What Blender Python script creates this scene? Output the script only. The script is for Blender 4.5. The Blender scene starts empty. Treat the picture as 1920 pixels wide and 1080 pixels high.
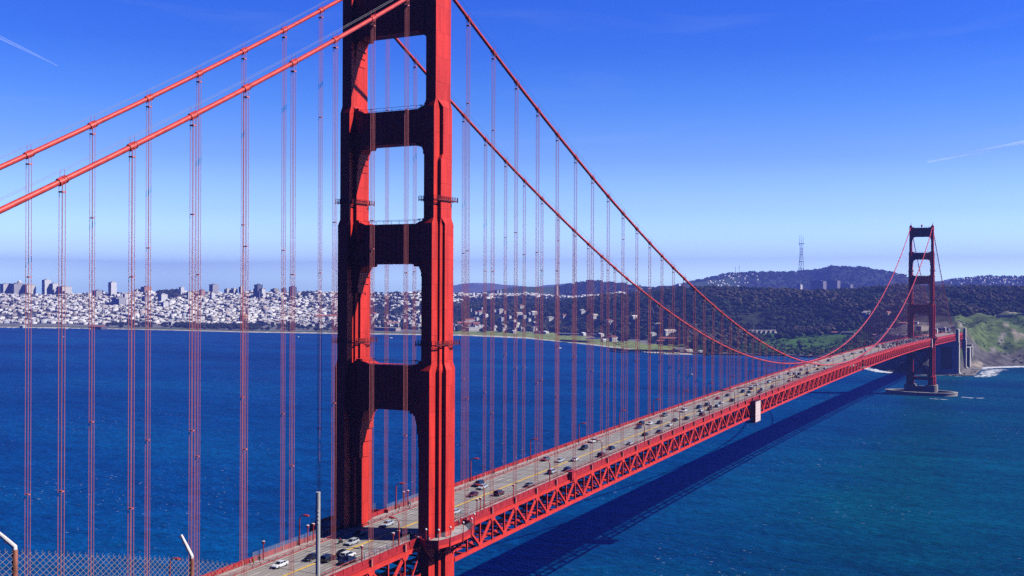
import bpy, bmesh, math, random
import numpy as np
from mathutils import Vector, Matrix

# ------------------------------------------------------------------ camera, sky, sun, exposure
SC = bpy.context.scene
COL = SC.collection
R = math.radians

cam = bpy.data.cameras.new('camera')
cam_ob = bpy.data.objects.new('camera', cam)
COL.objects.link(cam_ob)
YAW, PITCH, ROLL = -0.473163, -0.00122, 0.00441
_fw = Vector((math.sin(YAW) * math.cos(PITCH), math.cos(YAW) * math.cos(PITCH), math.sin(PITCH)))
_rt = Vector((math.cos(YAW), -math.sin(YAW), 0))
_up = _rt.cross(_fw)
_r2 = _rt * math.cos(ROLL) + _up * math.sin(ROLL)
_u2 = _r2.cross(_fw)
CAM = Vector((163.43, -248.15, 142.30))
cam_ob.matrix_world = Matrix(((_r2.x, _u2.x, -_fw.x, CAM.x), (_r2.y, _u2.y, -_fw.y, CAM.y), (_r2.z, _u2.z, -_fw.z, CAM.z), (0, 0, 0, 1)))
cam.sensor_width = 36
cam.lens = 1999.5 * 36 / 1920
cam.clip_start = 0.5
cam.clip_end = 60000
SC.camera = cam_ob

SUN_EL, SUN_AZ = R(41.5), math.atan2(0.937, 0.340)      # azimuth measured from +Y towards +X
W = bpy.data.worlds.new('World'); SC.world = W; W.use_nodes = True
nt = W.node_tree; nt.nodes.clear()
n_out = nt.nodes.new('ShaderNodeOutputWorld'); n_bg = nt.nodes.new('ShaderNodeBackground')
n_sky = nt.nodes.new('ShaderNodeTexSky'); n_sky.sky_type = 'NISHITA'; n_sky.sun_disc = False
n_sky.sun_elevation = SUN_EL; n_sky.sun_rotation = SUN_AZ
n_sky.altitude = 100; n_sky.air_density = 1.0; n_sky.dust_density = 0.3; n_sky.ozone_density = 3.0
n_geo = nt.nodes.new('ShaderNodeTexCoord'); n_sep = nt.nodes.new('ShaderNodeSeparateXYZ')
nt.links.new(n_geo.outputs['Generated'], n_sep.inputs[0])
n_map = nt.nodes.new('ShaderNodeMapRange'); n_map.inputs[1].default_value = -0.05; n_map.inputs[2].default_value = 1.0
nt.links.new(n_sep.outputs['Z'], n_map.inputs[0])
n_ramp = nt.nodes.new('ShaderNodeValToRGB')
SKY_STOPS = [(.0143, (2.6, 4.4, 6.6)), (.0559, (3.5, 5.0, 7.0)), (.0700, (2.8, 3.6, 5.3)), (.0809, (2.25, 2.85, 4.4)), (.1141, (1.48, 1.86, 2.75)), (.1604, (.84, 1.16, 2.0)), (.2065, (.45, .88, 1.92)),
             (.2505, (.24, .63, 1.85)), (.294, (.19, .55, 1.85)), (.373, (.08, .39, 1.4)), (.524, (.06, .34, 1.3)), (.872, (.055, .32, 1.0))]
while len(n_ramp.color_ramp.elements) > 1: n_ramp.color_ramp.elements.remove(n_ramp.color_ramp.elements[0])
for i, (p, c) in enumerate(SKY_STOPS):
    e = n_ramp.color_ramp.elements[0] if i == 0 else n_ramp.color_ramp.elements.new(p)
    e.position = p; e.color = (*c, 1)
nt.links.new(n_map.outputs[0], n_ramp.inputs[0])
n_mul = nt.nodes.new('ShaderNodeMix'); n_mul.data_type = 'RGBA'; n_mul.blend_type = 'MULTIPLY'; n_mul.inputs[0].default_value = 1
nt.links.new(n_sky.outputs[0], n_mul.inputs[6]); nt.links.new(n_ramp.outputs[0], n_mul.inputs[7])
# thin high cirrus, as a real pattern over the sky sphere
n_cm = nt.nodes.new('ShaderNodeMapping'); n_cm.inputs['Scale'].default_value = (3.0, 3.0, 22.0)
nt.links.new(n_geo.outputs['Generated'], n_cm.inputs[0])
n_cn = nt.nodes.new('ShaderNodeTexNoise'); n_cn.inputs['Scale'].default_value = 1.6; n_cn.inputs['Detail'].default_value = 7
n_cn.inputs['Distortion'].default_value = 0.6
nt.links.new(n_cm.outputs[0], n_cn.inputs['Vector'])
n_cr = nt.nodes.new('ShaderNodeMapRange'); n_cr.inputs[1].default_value = .58; n_cr.inputs[2].default_value = .80; n_cr.inputs[3].default_value = 0; n_cr.inputs[4].default_value = .07
nt.links.new(n_cn.outputs[0], n_cr.inputs[0])
n_cl = nt.nodes.new('ShaderNodeMix'); n_cl.data_type = 'RGBA'
n_cl.inputs[7].default_value = (6.3, 7.3, 10.0, 1)
nt.links.new(n_cr.outputs[0], n_cl.inputs[0]); nt.links.new(n_mul.outputs[2], n_cl.inputs[6])
# northern sky, out of view, darkened and blued to cut fill on north faces
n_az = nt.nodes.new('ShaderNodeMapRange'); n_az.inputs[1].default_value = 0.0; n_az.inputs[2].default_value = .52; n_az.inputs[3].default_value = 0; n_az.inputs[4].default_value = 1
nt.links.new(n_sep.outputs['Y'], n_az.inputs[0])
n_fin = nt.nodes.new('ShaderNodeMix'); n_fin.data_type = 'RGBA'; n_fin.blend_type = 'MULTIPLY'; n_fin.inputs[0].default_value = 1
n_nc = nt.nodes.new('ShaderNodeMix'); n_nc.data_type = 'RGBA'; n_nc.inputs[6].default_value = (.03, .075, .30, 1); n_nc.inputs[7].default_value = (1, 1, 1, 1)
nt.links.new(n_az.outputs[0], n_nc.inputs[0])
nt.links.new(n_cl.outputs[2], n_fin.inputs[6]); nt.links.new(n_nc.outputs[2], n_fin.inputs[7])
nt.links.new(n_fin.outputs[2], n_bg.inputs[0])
n_bg.inputs[1].default_value = 0.087
nt.links.new(n_bg.outputs[0], n_out.inputs[0])

sun = bpy.data.lights.new('sun', 'SUN'); sun.energy = 5.0; sun.angle = R(0.5); sun.color = (1.0, 0.95, 0.88)
sun_ob = bpy.data.objects.new('sun', sun); COL.objects.link(sun_ob)
SUN_DIR = Vector((math.sin(SUN_AZ) * math.cos(SUN_EL), math.cos(SUN_AZ) * math.cos(SUN_EL), math.sin(SUN_EL)))
sun_ob.rotation_euler = (-SUN_DIR).to_track_quat('-Z', 'Y').to_euler()
sun_ob.location = (400, 200, 600)

SC.view_settings.view_transform = 'Standard'; SC.view_settings.look = 'None'
SC.view_settings.exposure = 0.2; SC.view_settings.gamma = 1.0
SC.render.engine = 'CYCLES'
SC.cycles.use_denoising = False
SC.cycles.volume_bounces = 0
SC.cycles.max_bounces = 5
SC.cycles.diffuse_bounces = 0
SC.cycles.transparent_max_bounces = 16
SC.cycles.glossy_bounces = 2
SC.cycles.sample_clamp_indirect = 0.4
SC.cycles.blur_glossy = 2.0

# ------------------------------------------------------------------ survey tables
TERRAIN = [
    (-1.01736, [(3892.7, -14), (4142.7, 0), (4170.7, 1.6), (4592.7, 4), (4700, 43.3), (5000.0, 64.7), (5300, 86.2), (7150.0, 20.4), (9000, 35.4), (11500, 20)]),
    (-0.92078, [(3662.2, -14), (3912.2, 0), (3940.2, 1.6), (4362.2, 4), (4700, 47.1), (5000.0, 69.1), (5300, 91.1), (7150.0, 19.1), (9000, 34.1), (11500, 20)]),
    (-0.85805, [(3493.1, -14), (3743.1, 0), (3771.1, 1.6), (4193.1, 4), (4600, 45.9), (4900.0, 70.3), (5200, 94.7), (7100.0, 18.8), (9000, 33.8), (11500, 20)]),
    (-0.79198, [(3302.0, -14), (3552.0, 0), (3580.0, 1.6), (4002.0, 4), (4500, 47.1), (4800.0, 77.7), (5100, 108.2), (7050.0, 19.0), (9000, 34.0), (11500, 20)]),
    (-0.7229, [(3098.5, -14), (3348.5, 0), (3376.5, 1.6), (3798.5, 4), (4400, 44.4), (4700.0, 71.1), (5000, 97.7), (7000.0, 19.6), (9000, 34.6), (11500, 20)]),
    (-0.66097, [(2999.8, -14), (3249.8, 0), (3277.8, 1.6), (3699.8, 4), (4300, 40.1), (4600.0, 74.5), (4900, 109.0), (6950.0, 20.7), (9000, 35.7), (11500, 20)]),
    (-0.60247, [(2917.3, -14), (3167.3, 0), (3195.3, 1.6), (3617.3, 4), (4100, 40.6), (4450.0, 72.0), (4800, 103.3), (6900.0, 22.0), (9000, 37.0), (11500, 20)]),
    (-0.56294, [(2881.2, -14), (3131.2, 0), (3159.2, 1.6), (3581.2, 4), (4000, 52.1), (4350.0, 81.6), (4700, 111.0), (6850.0, 32.1), (9000, 47.1), (11500, 20)]),
    (-0.51814, [(2834.4, -14), (3084.4, 0), (3112.4, 1.6), (3534.4, 4), (3900, 58.5), (4850.0, 77.3), (5800, 96.1), (6900.0, 68.0), (8000, 83.0), (10500, 20)]),
    (-0.46066, [(2688.6, -14), (2938.6, 0), (2966.6, 1.6), (3388.6, 4), (3800, 67.0), (4800.0, 82.3), (5800, 97.5), (6650.0, 82.5), (7500, 144.8), (10000, 20)]),
    (-0.42818, [(2514.0, -14), (2764.0, 0), (2792.0, 1.6), (3184.0, 4), (3700, 72.9), (4750.0, 79.9), (5800, 86.8), (6650.0, 71.8), (7500, 137.6), (10000, 20)]),
    (-0.39829, [(2372.9, -14), (2622.9, 0), (2650.9, 1.6), (3042.9, 4), (3600, 93.0), (4700.0, 91.8), (5800, 90.6), (6400.0, 75.6), (7000, 176.5), (9500, 20)]),
    (-0.36852, [(2205.4, -14), (2455.4, 0), (2483.4, 1.6), (2875.4, 5), (3500, 101.6), (4650.0, 76.6), (5800, 111.6), (6400.0, 96.6), (7000, 163.3), (9500, 20)]),
    (-0.34632, [(2095.0, -14), (2345.0, 0), (2373.0, 1.6), (2745.0, 6), (3450, 110.9), (4625.0, 85.9), (5800, 120.9), (6400.0, 105.9), (7000, 125.7), (9500, 20)]),
    (-0.32913, [(2047.0, -14), (2297.0, 0), (2325.0, 1.6), (2647.0, 8), (3400, 123.3), (4600.0, 98.3), (5800, 132.8), (6900.0, 117.8), (8000, 145.6), (10500, 20)]),
    (-0.30473, [(2041.6, -14), (2291.6, 0), (2319.6, 1.6), (2491.6, 10), (3300, 128.8), (4650.0, 90.7), (6000, 115.7), (7150.0, 100.7), (8300, 187.8), (10800, 20)]),
    (-0.27092, [(2043.6, -14), (2293.6, 0), (2321.6, 1.6), (2600, 22), (3300, 127.7), (4900.0, 90.4), (6500, 115.4), (7500.0, 100.4), (8500, 252.1), (11000, 20)]),
    (-0.24704, [(2041.5, -14), (2291.5, 0), (2319.5, 1.6), (2650, 20), (3300, 123.2), (4900.0, 91.2), (6500, 116.2), (7500.0, 101.2), (8500, 257.0), (11000, 20)]),
    (-0.22343, [(2031.7, -14), (2281.7, 0), (2309.7, 1.6), (2700, 29.5), (3300, 120.4), (4900.0, 85.6), (6500, 110.6), (7650.0, 95.6), (8800, 261.7), (11300, 20)]),
    (-0.20009, [(2032.2, -14), (2282.2, 0), (2310.2, 1.6), (2700, 29.2), (3300, 119.2), (5150.0, 91.5), (7000, 116.5), (7950.0, 101.5), (8900, 274.2), (11400, 20)]),
    (-0.18164, [(2004.0, -14), (2254.0, 0), (2282.0, 1.6), (2650, 30.9), (3300, 121.1), (5150.0, 92.2), (7000, 117.2), (7750.0, 102.2), (8500, 300.1), (11000, 20)]),
    (-0.15435, [(1867.1, -14), (2117.1, 0), (2145.1, 1.6), (2500, 36.0), (3300, 126.3), (5150.0, 93.2), (7000, 118.2), (7750.0, 103.2), (8500, 299.7), (11000, 20)]),
    (-0.13641, [(1703.1, -14), (1953.1, 0), (1981.1, 1.6), (2300, 47.5), (3300, 129.7), (5150.0, 93.9), (7000, 118.9), (7750.0, 103.9), (8500, 259.3), (11000, 20)]),
    (-0.12311, [(1652.4, -14), (1902.4, 0), (1930.4, 1.6), (2080, 56), (3300, 131.5), (5400.0, 106.5), (7500, 136.0), (8000.0, 121.0), (8500, 239.2), (11000, 20)]),
    (-0.10558, [(1620.1, -14), (1870.1, 0), (1898.1, 1.6), (1960, 62), (3300, 130.2), (5400.0, 105.2), (7500, 136.6), (8000.0, 121.6), (8500, 196.6), (11000, 20)]),
    (-0.08613, [(1636.9, -14), (1886.9, 0), (1914.9, 1.6), (1990, 63), (3300, 130.5), (5400.0, 105.5), (7500, 137.3), (8000.0, 122.3), (8500, 196.9), (11000, 20)]),
    (-0.07545, [(1670.1, -14), (1920.1, 0), (1948.1, 1.6), (2030, 62), (3300, 132.2), (5400.0, 107.2), (7500, 137.7), (8000.0, 122.7), (8500, 208.8), (11000, 20)]),
    (-0.07036, [(1802.6, -14), (2052.6, 0), (2080.6, 1.6), (2200, 60), (3300, 132.3), (5400.0, 107.3), (7500, 137.8), (8000.0, 122.8), (8500, 216.7), (11000, 20)]),
    (-0.05439, [(1875.8, -14), (2125.8, 0), (2153.8, 1.6), (2430, 76.2), (3300, 132.5), (5400.0, 107.5), (7500, 138.4), (8000.0, 123.4), (8500, 232.3), (11000, 20)]),
    (-0.02596, [(1938.3, -14), (2188.3, 0), (2216.3, 1.6), (2480, 82.8), (3300, 131.5), (5400.0, 106.5), (7500, 139.3), (8000.0, 124.3), (8500, 228.3), (11000, 20)]),
    (0.08194, [(2028.2, -14), (2278.2, 0), (2306.2, 1.6), (2600, 83.8), (3300, 133.1), (5400.0, 108.1), (7500, 142.9), (8000.0, 127.9), (8500, 216.5), (11000, 20)]),
]

_TA = np.array([r[0] for r in TERRAIN])
_TD = np.array([[k[0] for k in r[1]] for r in TERRAIN])
_TZ = np.array([[k[1] for k in r[1]] for r in TERRAIN])
ORIGIN = (163.43, -248.15)
def ground(X, Y):
    """height of the land in metres at world X, Y (arrays)"""
    X = np.atleast_1d(np.asarray(X, float)); Y = np.atleast_1d(np.asarray(Y, float))
    dx, dy = X - ORIGIN[0], Y - ORIGIN[1]
    a = np.clip(np.arctan2(dx, dy), _TA[0], _TA[-1] - 1e-6); d = np.hypot(dx, dy)
    i = np.clip(np.searchsorted(_TA, a, side='right') - 1, 0, len(_TA) - 2)
    t = ((a - _TA[i]) / (_TA[i + 1] - _TA[i]))[:, None]
    D = _TD[i] * (1 - t) + _TD[i + 1] * t; Z = _TZ[i] * (1 - t) + _TZ[i + 1] * t
    k = np.clip((d[:, None] >= D).sum(1) - 1, 0, D.shape[1] - 2)
    r = np.arange(len(d))
    u = np.clip((d - D[r, k]) / (D[r, k + 1] - D[r, k]), 0, 1)
    s = np.where(k >= 3, .5 - .5 * np.cos(np.pi * u), u)
    z = Z[r, k] * (1 - s) + Z[r, k + 1] * s
    amp = np.clip((d - D[:, 2]) / 400., 0, 1)
    n = (np.sin(X * .0131 + 1.3) * np.sin(Y * .0117 + .4) + .6 * np.sin(X * .031 + Y * .012) * np.sin(Y * .027 - X * .009 + 2.) + .35 * np.sin(X * .071 - Y * .043) * np.sin(Y * .063 + 1.1))
    return z + n * amp * np.clip(Z.max(1) * .035, 1, 5)
CARS = [('white', 'sedan', -4.8, -42.8), ('black', 'sedan', -1.9, -34.2), ('black', 'suv', 2.7, -33.5), ('navy', 'pickup', 8.1, -32.8), ('white', 'suv', 5.4, -29.0), ('black', 'sedan', 2.8, -27.3), ('silver', 'hatchback', -1.4, -17.7), ('black', 'sedan', -4.8, -9.4), ('black', 'suv', 8.1, -6.3), ('silver', 'sedan', -4.2, 3.0), ('silver', 'sedan', 5.6, 24.2), ('maroon', 'sedan', -1.4, 47.4), ('maroon', 'suv', 5.3, 52.3), ('silver', 'sedan', -4.2, 58.8), ('navy', 'suv', -7.5, 62.0), ('grey', 'sedan', 8.1, 68.7), ('silver', 'suv', 5.3, 92.3), ('navy', 'sedan', 8.1, 99.5), ('silver', 'sedan', -1.5, 113.8), ('grey', 'sedan', -7.5, 114.0), ('white', 'sedan', 2.6, 118.3), ('maroon', 'suv', 8.1, 131.2), ('black', 'suv', -4.4, 143.1), ('navy', 'sedan', 5.4, 148.1), ('white', 'pickup', -7.6, 160.9), ('silver', 'sedan', 8.1, 162.2), ('black', 'sedan', 5.3, 187.5), ('navy', 'sedan', 8.1, 197.6), ('navy', 'sedan', -4.5, 205.6), ('black', 'suv', -7.7, 217.6), ('white', 'sedan', 5.4, 219.8), ('white', 'sedan', -4.3, 220.0), ('black', 'sedan', -1.4, 225.0), ('black', 'sedan', 2.6, 236.2), ('black', 'sedan', 5.6, 244.3), ('grey', 'suv', -7.7, 250.5), ('maroon', 'suv', 8.1, 260.7), ('white', 'van', -4.4, 270.3), ('white', 'sedan', 2.8, 276.2), ('black', 'sedan', 5.4, 282.3), ('navy', 'suv', -1.9, 287.8), ('white', 'sedan', 2.6, 295.6), ('silver', 'suv', 5.3, 297.1), ('black', 'suv', -1.2, 299.4), ('white', 'sedan', 2.7, 313.2), ('black', 'suv', 5.4, 325.4), ('red', 'sedan', -4.9, 332.3), ('black', 'sedan', -4.2, 349.7), ('white', 'sedan', 5.6, 356.8), ('black', 'sedan', 2.7, 371.1), ('navy', 'suv', -1.5, 372.9), ('navy', 'sedan', 8.1, 374.2), ('silver', 'suv', 5.4, 390.7), ('maroon', 'sedan', -1.4, 391.1), ('silver', 'sedan', -4.9, 404.7), ('maroon', 'suv', 8.1, 406.2), ('silver', 'sedan', -4.3, 415.4), ('white', 'suv', -1.8, 437.7), ('red', 'sedan', 8.1, 451.6), ('white', 'sedan', -4.9, 470.0), ('silver', 'sedan', -4.2, 478.2), ('silver', 'sedan', 8.1, 482.3), ('black', 'suv', 5.3, 485.1), ('white', 'sedan', -1.9, 502.2), ('black', 'suv', 2.6, 507.7), ('black', 'sedan', -4.9, 507.9), ('navy', 'sedan', -1.3, 508.4), ('black', 'suv', 5.6, 519.8), ('black', 'sedan', -4.4, 546.0), ('silver', 'sedan', -1.3, 553.6), ('black', 'sedan', 5.5, 557.3), ('white', 'sedan', 8.1, 570.4), ('white', 'suv', -1.4, 582.8), ('black', 'sedan', -1.2, 595.8), ('navy', 'suv', -5.0, 653.8), ('silver', 'sedan', 5.0, 675.3), ('white', 'sedan', -5.0, 727.4), ('white', 'sedan', -1.8, 739.0), ('black', 'sedan', -4.7, 765.9), ('white', 'sedan', -4.3, 782.1), ('black', 'sedan', -1.8, 798.4), ('silver', 'hatchback', 5.1, 908.0), ('black', 'sedan', 2.6, 908.8), ('grey', 'sedan', -4.5, 910.0), ('white', 'sedan', 7.9, 910.3), ('white', 'suv', -1.7, 913.7), ('navy', 'sedan', -8.1, 916.2), ('black', 'sedan', -4.7, 925.1), ('white', 'suv', 8.2, 928.3), ('black', 'suv', 5.3, 928.8), ('white', 'sedan', 2.7, 930.3), ('maroon', 'suv', -8.1, 937.7), ('white', 'sedan', -4.7, 943.6), ('black', 'van', -1.8, 943.9), ('white', 'sedan', 8.2, 946.9), ('silver', 'suv', 5.4, 947.9), ('silver', 'sedan', -8.0, 953.5), ('red', 'sedan', 2.8, 960.5), ('white', 'suv', -1.5, 967.8), ('silver', 'sedan', -4.7, 968.8), ('red', 'hatchback', 8.2, 970.8), ('white', 'sedan', 5.4, 972.7), ('red', 'pickup', -7.7, 975.9), ('navy', 'sedan', 2.5, 990.6), ('silver', 'sedan', -4.5, 990.9), ('silver', 'sedan', -1.7, 994.9), ('black', 'suv', 5.1, 994.9), ('maroon', 'van', 7.8, 1000.1), ('silver', 'suv', -7.8, 1005.3), ('grey', 'suv', -8.0, 1014.7), ('silver', 'sedan', 7.9, 1015.0), ('red', 'pickup', 2.4, 1016.8), ('black', 'sedan', -1.5, 1017.1), ('black', 'sedan', -4.7, 1021.9), ('white', 'sedan', 5.5, 1024.0), ('silver', 'sedan', 8.0, 1025.1), ('silver', 'suv', 2.6, 1027.3), ('grey', 'suv', -1.8, 1028.8), ('silver', 'sedan', -7.7, 1030.8), ('grey', 'sedan', 5.2, 1035.5), ('white', 'sedan', 8.2, 1035.8), ('grey', 'sedan', -4.4, 1037.5), ('grey', 'suv', -1.6, 1040.7), ('white', 'van', -7.7, 1041.6), ('black', 'suv', 2.5, 1042.5), ('black', 'sedan', 5.4, 1048.6), ('black', 'sedan', 8.2, 1049.6), ('grey', 'suv', -4.7, 1050.5), ('black', 'sedan', -7.9, 1050.7), ('red', 'suv', -1.4, 1054.6), ('maroon', 'suv', 2.8, 1056.7), ('white', 'van', 5.3, 1057.8), ('navy', 'sedan', 7.9, 1061.3), ('black', 'sedan', -8.0, 1063.2), ('black', 'sedan', -4.8, 1063.5), ('silver', 'van', -1.6, 1065.7), ('maroon', 'sedan', 2.5, 1067.2), ('white', 'sedan', 5.5, 1070.4), ('grey', 'sedan', 8.1, 1071.5), ('navy', 'hatchback', -4.8, 1076.7), ('silver', 'sedan', -7.8, 1078.7), ('silver', 'sedan', 2.7, 1079.9), ('navy', 'sedan', 7.9, 1081.4), ('grey', 'sedan', -1.5, 1082.3), ('navy', 'sedan', 5.2, 1083.0), ('navy', 'suv', -4.6, 1090.2), ('grey', 'hatchback', -8.0, 1091.3), ('grey', 'van', -1.8, 1095.1), ('maroon', 'van', 2.4, 1095.4), ('navy', 'sedan', 5.5, 1095.9), ('silver', 'suv', 7.9, 1097.1), ('silver', 'suv', -7.9, 1102.8), ('white', 'suv', -4.6, 1105.0), ('grey', 'sedan', 5.3, 1106.1), ('white', 'suv', 2.6, 1106.9), ('navy', 'sedan', -1.7, 1108.2), ('navy', 'suv', 7.9, 1110.5), ('black', 'sedan', -7.7, 1113.7), ('white', 'hatchback', 2.5, 1117.6), ('maroon', 'sedan', -4.6, 1118.9), ('grey', 'sedan', 5.3, 1119.1), ('silver', 'sedan', -7.7, 1123.4), ('silver', 'hatchback', -1.8, 1123.8), ('silver', 'sedan', 8.0, 1124.4), ('black', 'suv', 2.4, 1127.9), ('white', 'suv', 5.1, 1131.7), ('silver', 'pickup', -4.5, 1133.3), ('black', 'sedan', 7.8, 1134.4), ('silver', 'van', -7.9, 1135.6), ('grey', 'pickup', -1.5, 1140.8), ('white', 'suv', 5.2, 1140.8), ('white', 'van', 8.1, 1143.8), ('grey', 'hatchback', 2.6, 1144.5), ('grey', 'sedan', -7.8, 1146.5), ('silver', 'sedan', -4.6, 1149.9), ('navy', 'sedan', 5.4, 1150.8), ('white', 'sedan', -1.7, 1151.4), ('white', 'hatchback', 7.8, 1157.5), ('black', 'sedan', -7.8, 1159.2), ('silver', 'sedan', 2.6, 1159.7), ('white', 'sedan', -1.8, 1160.6), ('white', 'sedan', -4.7, 1161.0), ('black', 'sedan', 5.2, 1166.3), ('silver', 'suv', -8.0, 1169.1), ('silver', 'hatchback', 8.0, 1169.3), ('white', 'sedan', 2.4, 1169.6), ('black', 'sedan', -1.4, 1171.1), ('white', 'sedan', -4.5, 1176.9), ('black', 'hatchback', 5.3, 1179.2), ('maroon', 'sedan', 7.8, 1179.4), ('silver', 'sedan', -1.8, 1180.1), ('white', 'sedan', -8.0, 1184.5), ('white', 'suv', 2.6, 1186.2), ('silver', 'sedan', -4.5, 1187.9), ('maroon', 'sedan', 8.2, 1194.4), ('red', 'sedan', 5.5, 1194.6), ('navy', 'sedan', -1.4, 1196.6), ('silver', 'sedan', -7.8, 1199.9), ('white', 'suv', -4.6, 1200.9), ('grey', 'sedan', 2.5, 1202.4), ('silver', 'hatchback', 8.1, 1203.7), ('silver', 'sedan', -1.6, 1207.4), ('white', 'suv', 5.2, 1208.1), ('navy', 'van', -4.7, 1212.1), ('black', 'sedan', 2.5, 1215.1), ('grey', 'pickup', -7.8, 1216.4), ('maroon', 'sedan', 8.2, 1216.5), ('black', 'sedan', -1.6, 1218.0), ('black', 'sedan', 5.3, 1224.3), ('navy', 'sedan', -4.8, 1227.0), ('navy', 'sedan', 8.1, 1227.7), ('navy', 'sedan', 2.5, 1230.0), ('red', 'sedan', -1.5, 1231.6), ('silver', 'sedan', -7.7, 1231.9), ('red', 'hatchback', 5.4, 1233.8), ('red', 'van', -4.7, 1238.6), ('white', 'suv', 7.8, 1241.3), ('grey', 'pickup', 2.4, 1243.2), ('silver', 'suv', -7.9, 1244.1), ('red', 'suv', 5.5, 1244.7), ('navy', 'sedan', -1.4, 1248.6), ('white', 'sedan', -4.8, 1249.0), ('maroon', 'pickup', 8.1, 1251.2), ('white', 'suv', 2.6, 1259.0), ('black', 'suv', -4.4, 1259.7), ('silver', 'sedan', 5.2, 1260.3), ('black', 'suv', -8.1, 1260.7), ('maroon', 'suv', -1.5, 1262.9), ('white', 'sedan', 7.8, 1265.1), ('black', 'sedan', 2.6, 1272.1), ('grey', 'suv', -7.7, 1273.1), ('navy', 'suv', -1.8, 1274.0), ('navy', 'sedan', -4.5, 1275.8), ('red', 'sedan', 5.5, 1276.0), ('maroon', 'sedan', 7.8, 1278.8), ('grey', 'sedan', -1.7, 1287.7), ('black', 'suv', 2.6, 1289.0), ('maroon', 'pickup', -8.1, 1289.5), ('silver', 'van', 8.0, 1290.5), ('white', 'sedan', 5.2, 1291.5), ('navy', 'hatchback', -4.7, 1292.2), ('red', 'sedan', 5.3, 1300.8), ('maroon', 'pickup', 7.9, 1302.0), ('grey', 'sedan', -1.5, 1303.9), ('black', 'sedan', 2.4, 1305.0), ('grey', 'sedan', -7.9, 1305.1), ('silver', 'sedan', -4.5, 1307.4), ('silver', 'hatchback', -8.1, 1314.7), ('silver', 'sedan', 5.5, 1314.7), ('silver', 'sedan', 7.8, 1314.8), ('white', 'hatchback', -4.4, 1320.5), ('maroon', 'van', -1.5, 1320.9), ('red', 'hatchback', 2.6, 1321.7), ('navy', 'hatchback', 7.9, 1323.9), ('maroon', 'sedan', 5.2, 1327.6), ('silver', 'sedan', -7.9, 1327.9), ('white', 'suv', 2.7, 1331.0), ('white', 'suv', -1.8, 1332.5), ('silver', 'sedan', -4.4, 1333.4), ('red', 'suv', 8.2, 1338.3), ('red', 'van', 2.4, 1340.7), ('black', 'hatchback', -8.0, 1341.3), ('maroon', 'suv', 5.3, 1343.1), ('white', 'suv', -4.7, 1345.4), ('maroon', 'suv', -1.6, 1347.1), ('navy', 'sedan', 2.7, 1350.1), ('navy', 'sedan', 8.1, 1350.5), ('silver', 'suv', 5.4, 1353.1), ('silver', 'sedan', -8.1, 1353.9), ('silver', 'sedan', -4.7, 1357.3), ('grey', 'sedan', 8.0, 1359.7), ('white', 'sedan', -1.4, 1362.0), ('white', 'van', -7.7, 1364.4), ('black', 'suv', 5.4, 1365.7), ('grey', 'hatchback', 2.5, 1366.2), ('grey', 'suv', -4.6, 1368.1), ('white', 'sedan', -1.8, 1373.4), ('maroon', 'hatchback', 8.2, 1374.5), ('grey', 'suv', -7.8, 1377.3), ('white', 'sedan', -4.4, 1377.3), ('grey', 'suv', 5.5, 1377.9), ('silver', 'hatchback', 2.4, 1379.5), ('maroon', 'sedan', -1.7, 1384.9), ('white', 'suv', 5.4, 1387.2), ('white', 'pickup', -4.8, 1387.4), ('black', 'van', 7.9, 1389.8), ('navy', 'sedan', 2.7, 1392.3), ('black', 'hatchback', -8.0, 1393.2), ('maroon', 'sedan', -1.5, 1395.9), ('grey', 'hatchback', -4.8, 1399.6)]
PEOPLE = [(-11.8, -45.5), (-11.4, -44.8), (-11.3, -42.6), (-11.7, 25.7), (-11.0, 25.6), (-11.3, 19.9), (10.8, -25.3), (11.3, -23.4), (10.9, -29.6), (11.2, -20.1), (10.7, -15.7), (10.6, -9.7), (-11.3, 51.4), (-12.3, 73.8), (-10.8, 77.8), (-11.1, 79.7), (-11.3, 90.4), (-12.3, 99.6), (-11.2, 106.1), (-11.5, 141.9), (-12.6, 184.1), (-12.3, 185.9), (-11.7, 195.1), (-12.1, 68.7), (-10.8, 152.6), (-11.2, 282.5), (-12.6, 267.1), (-11.4, 308.6)]
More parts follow.
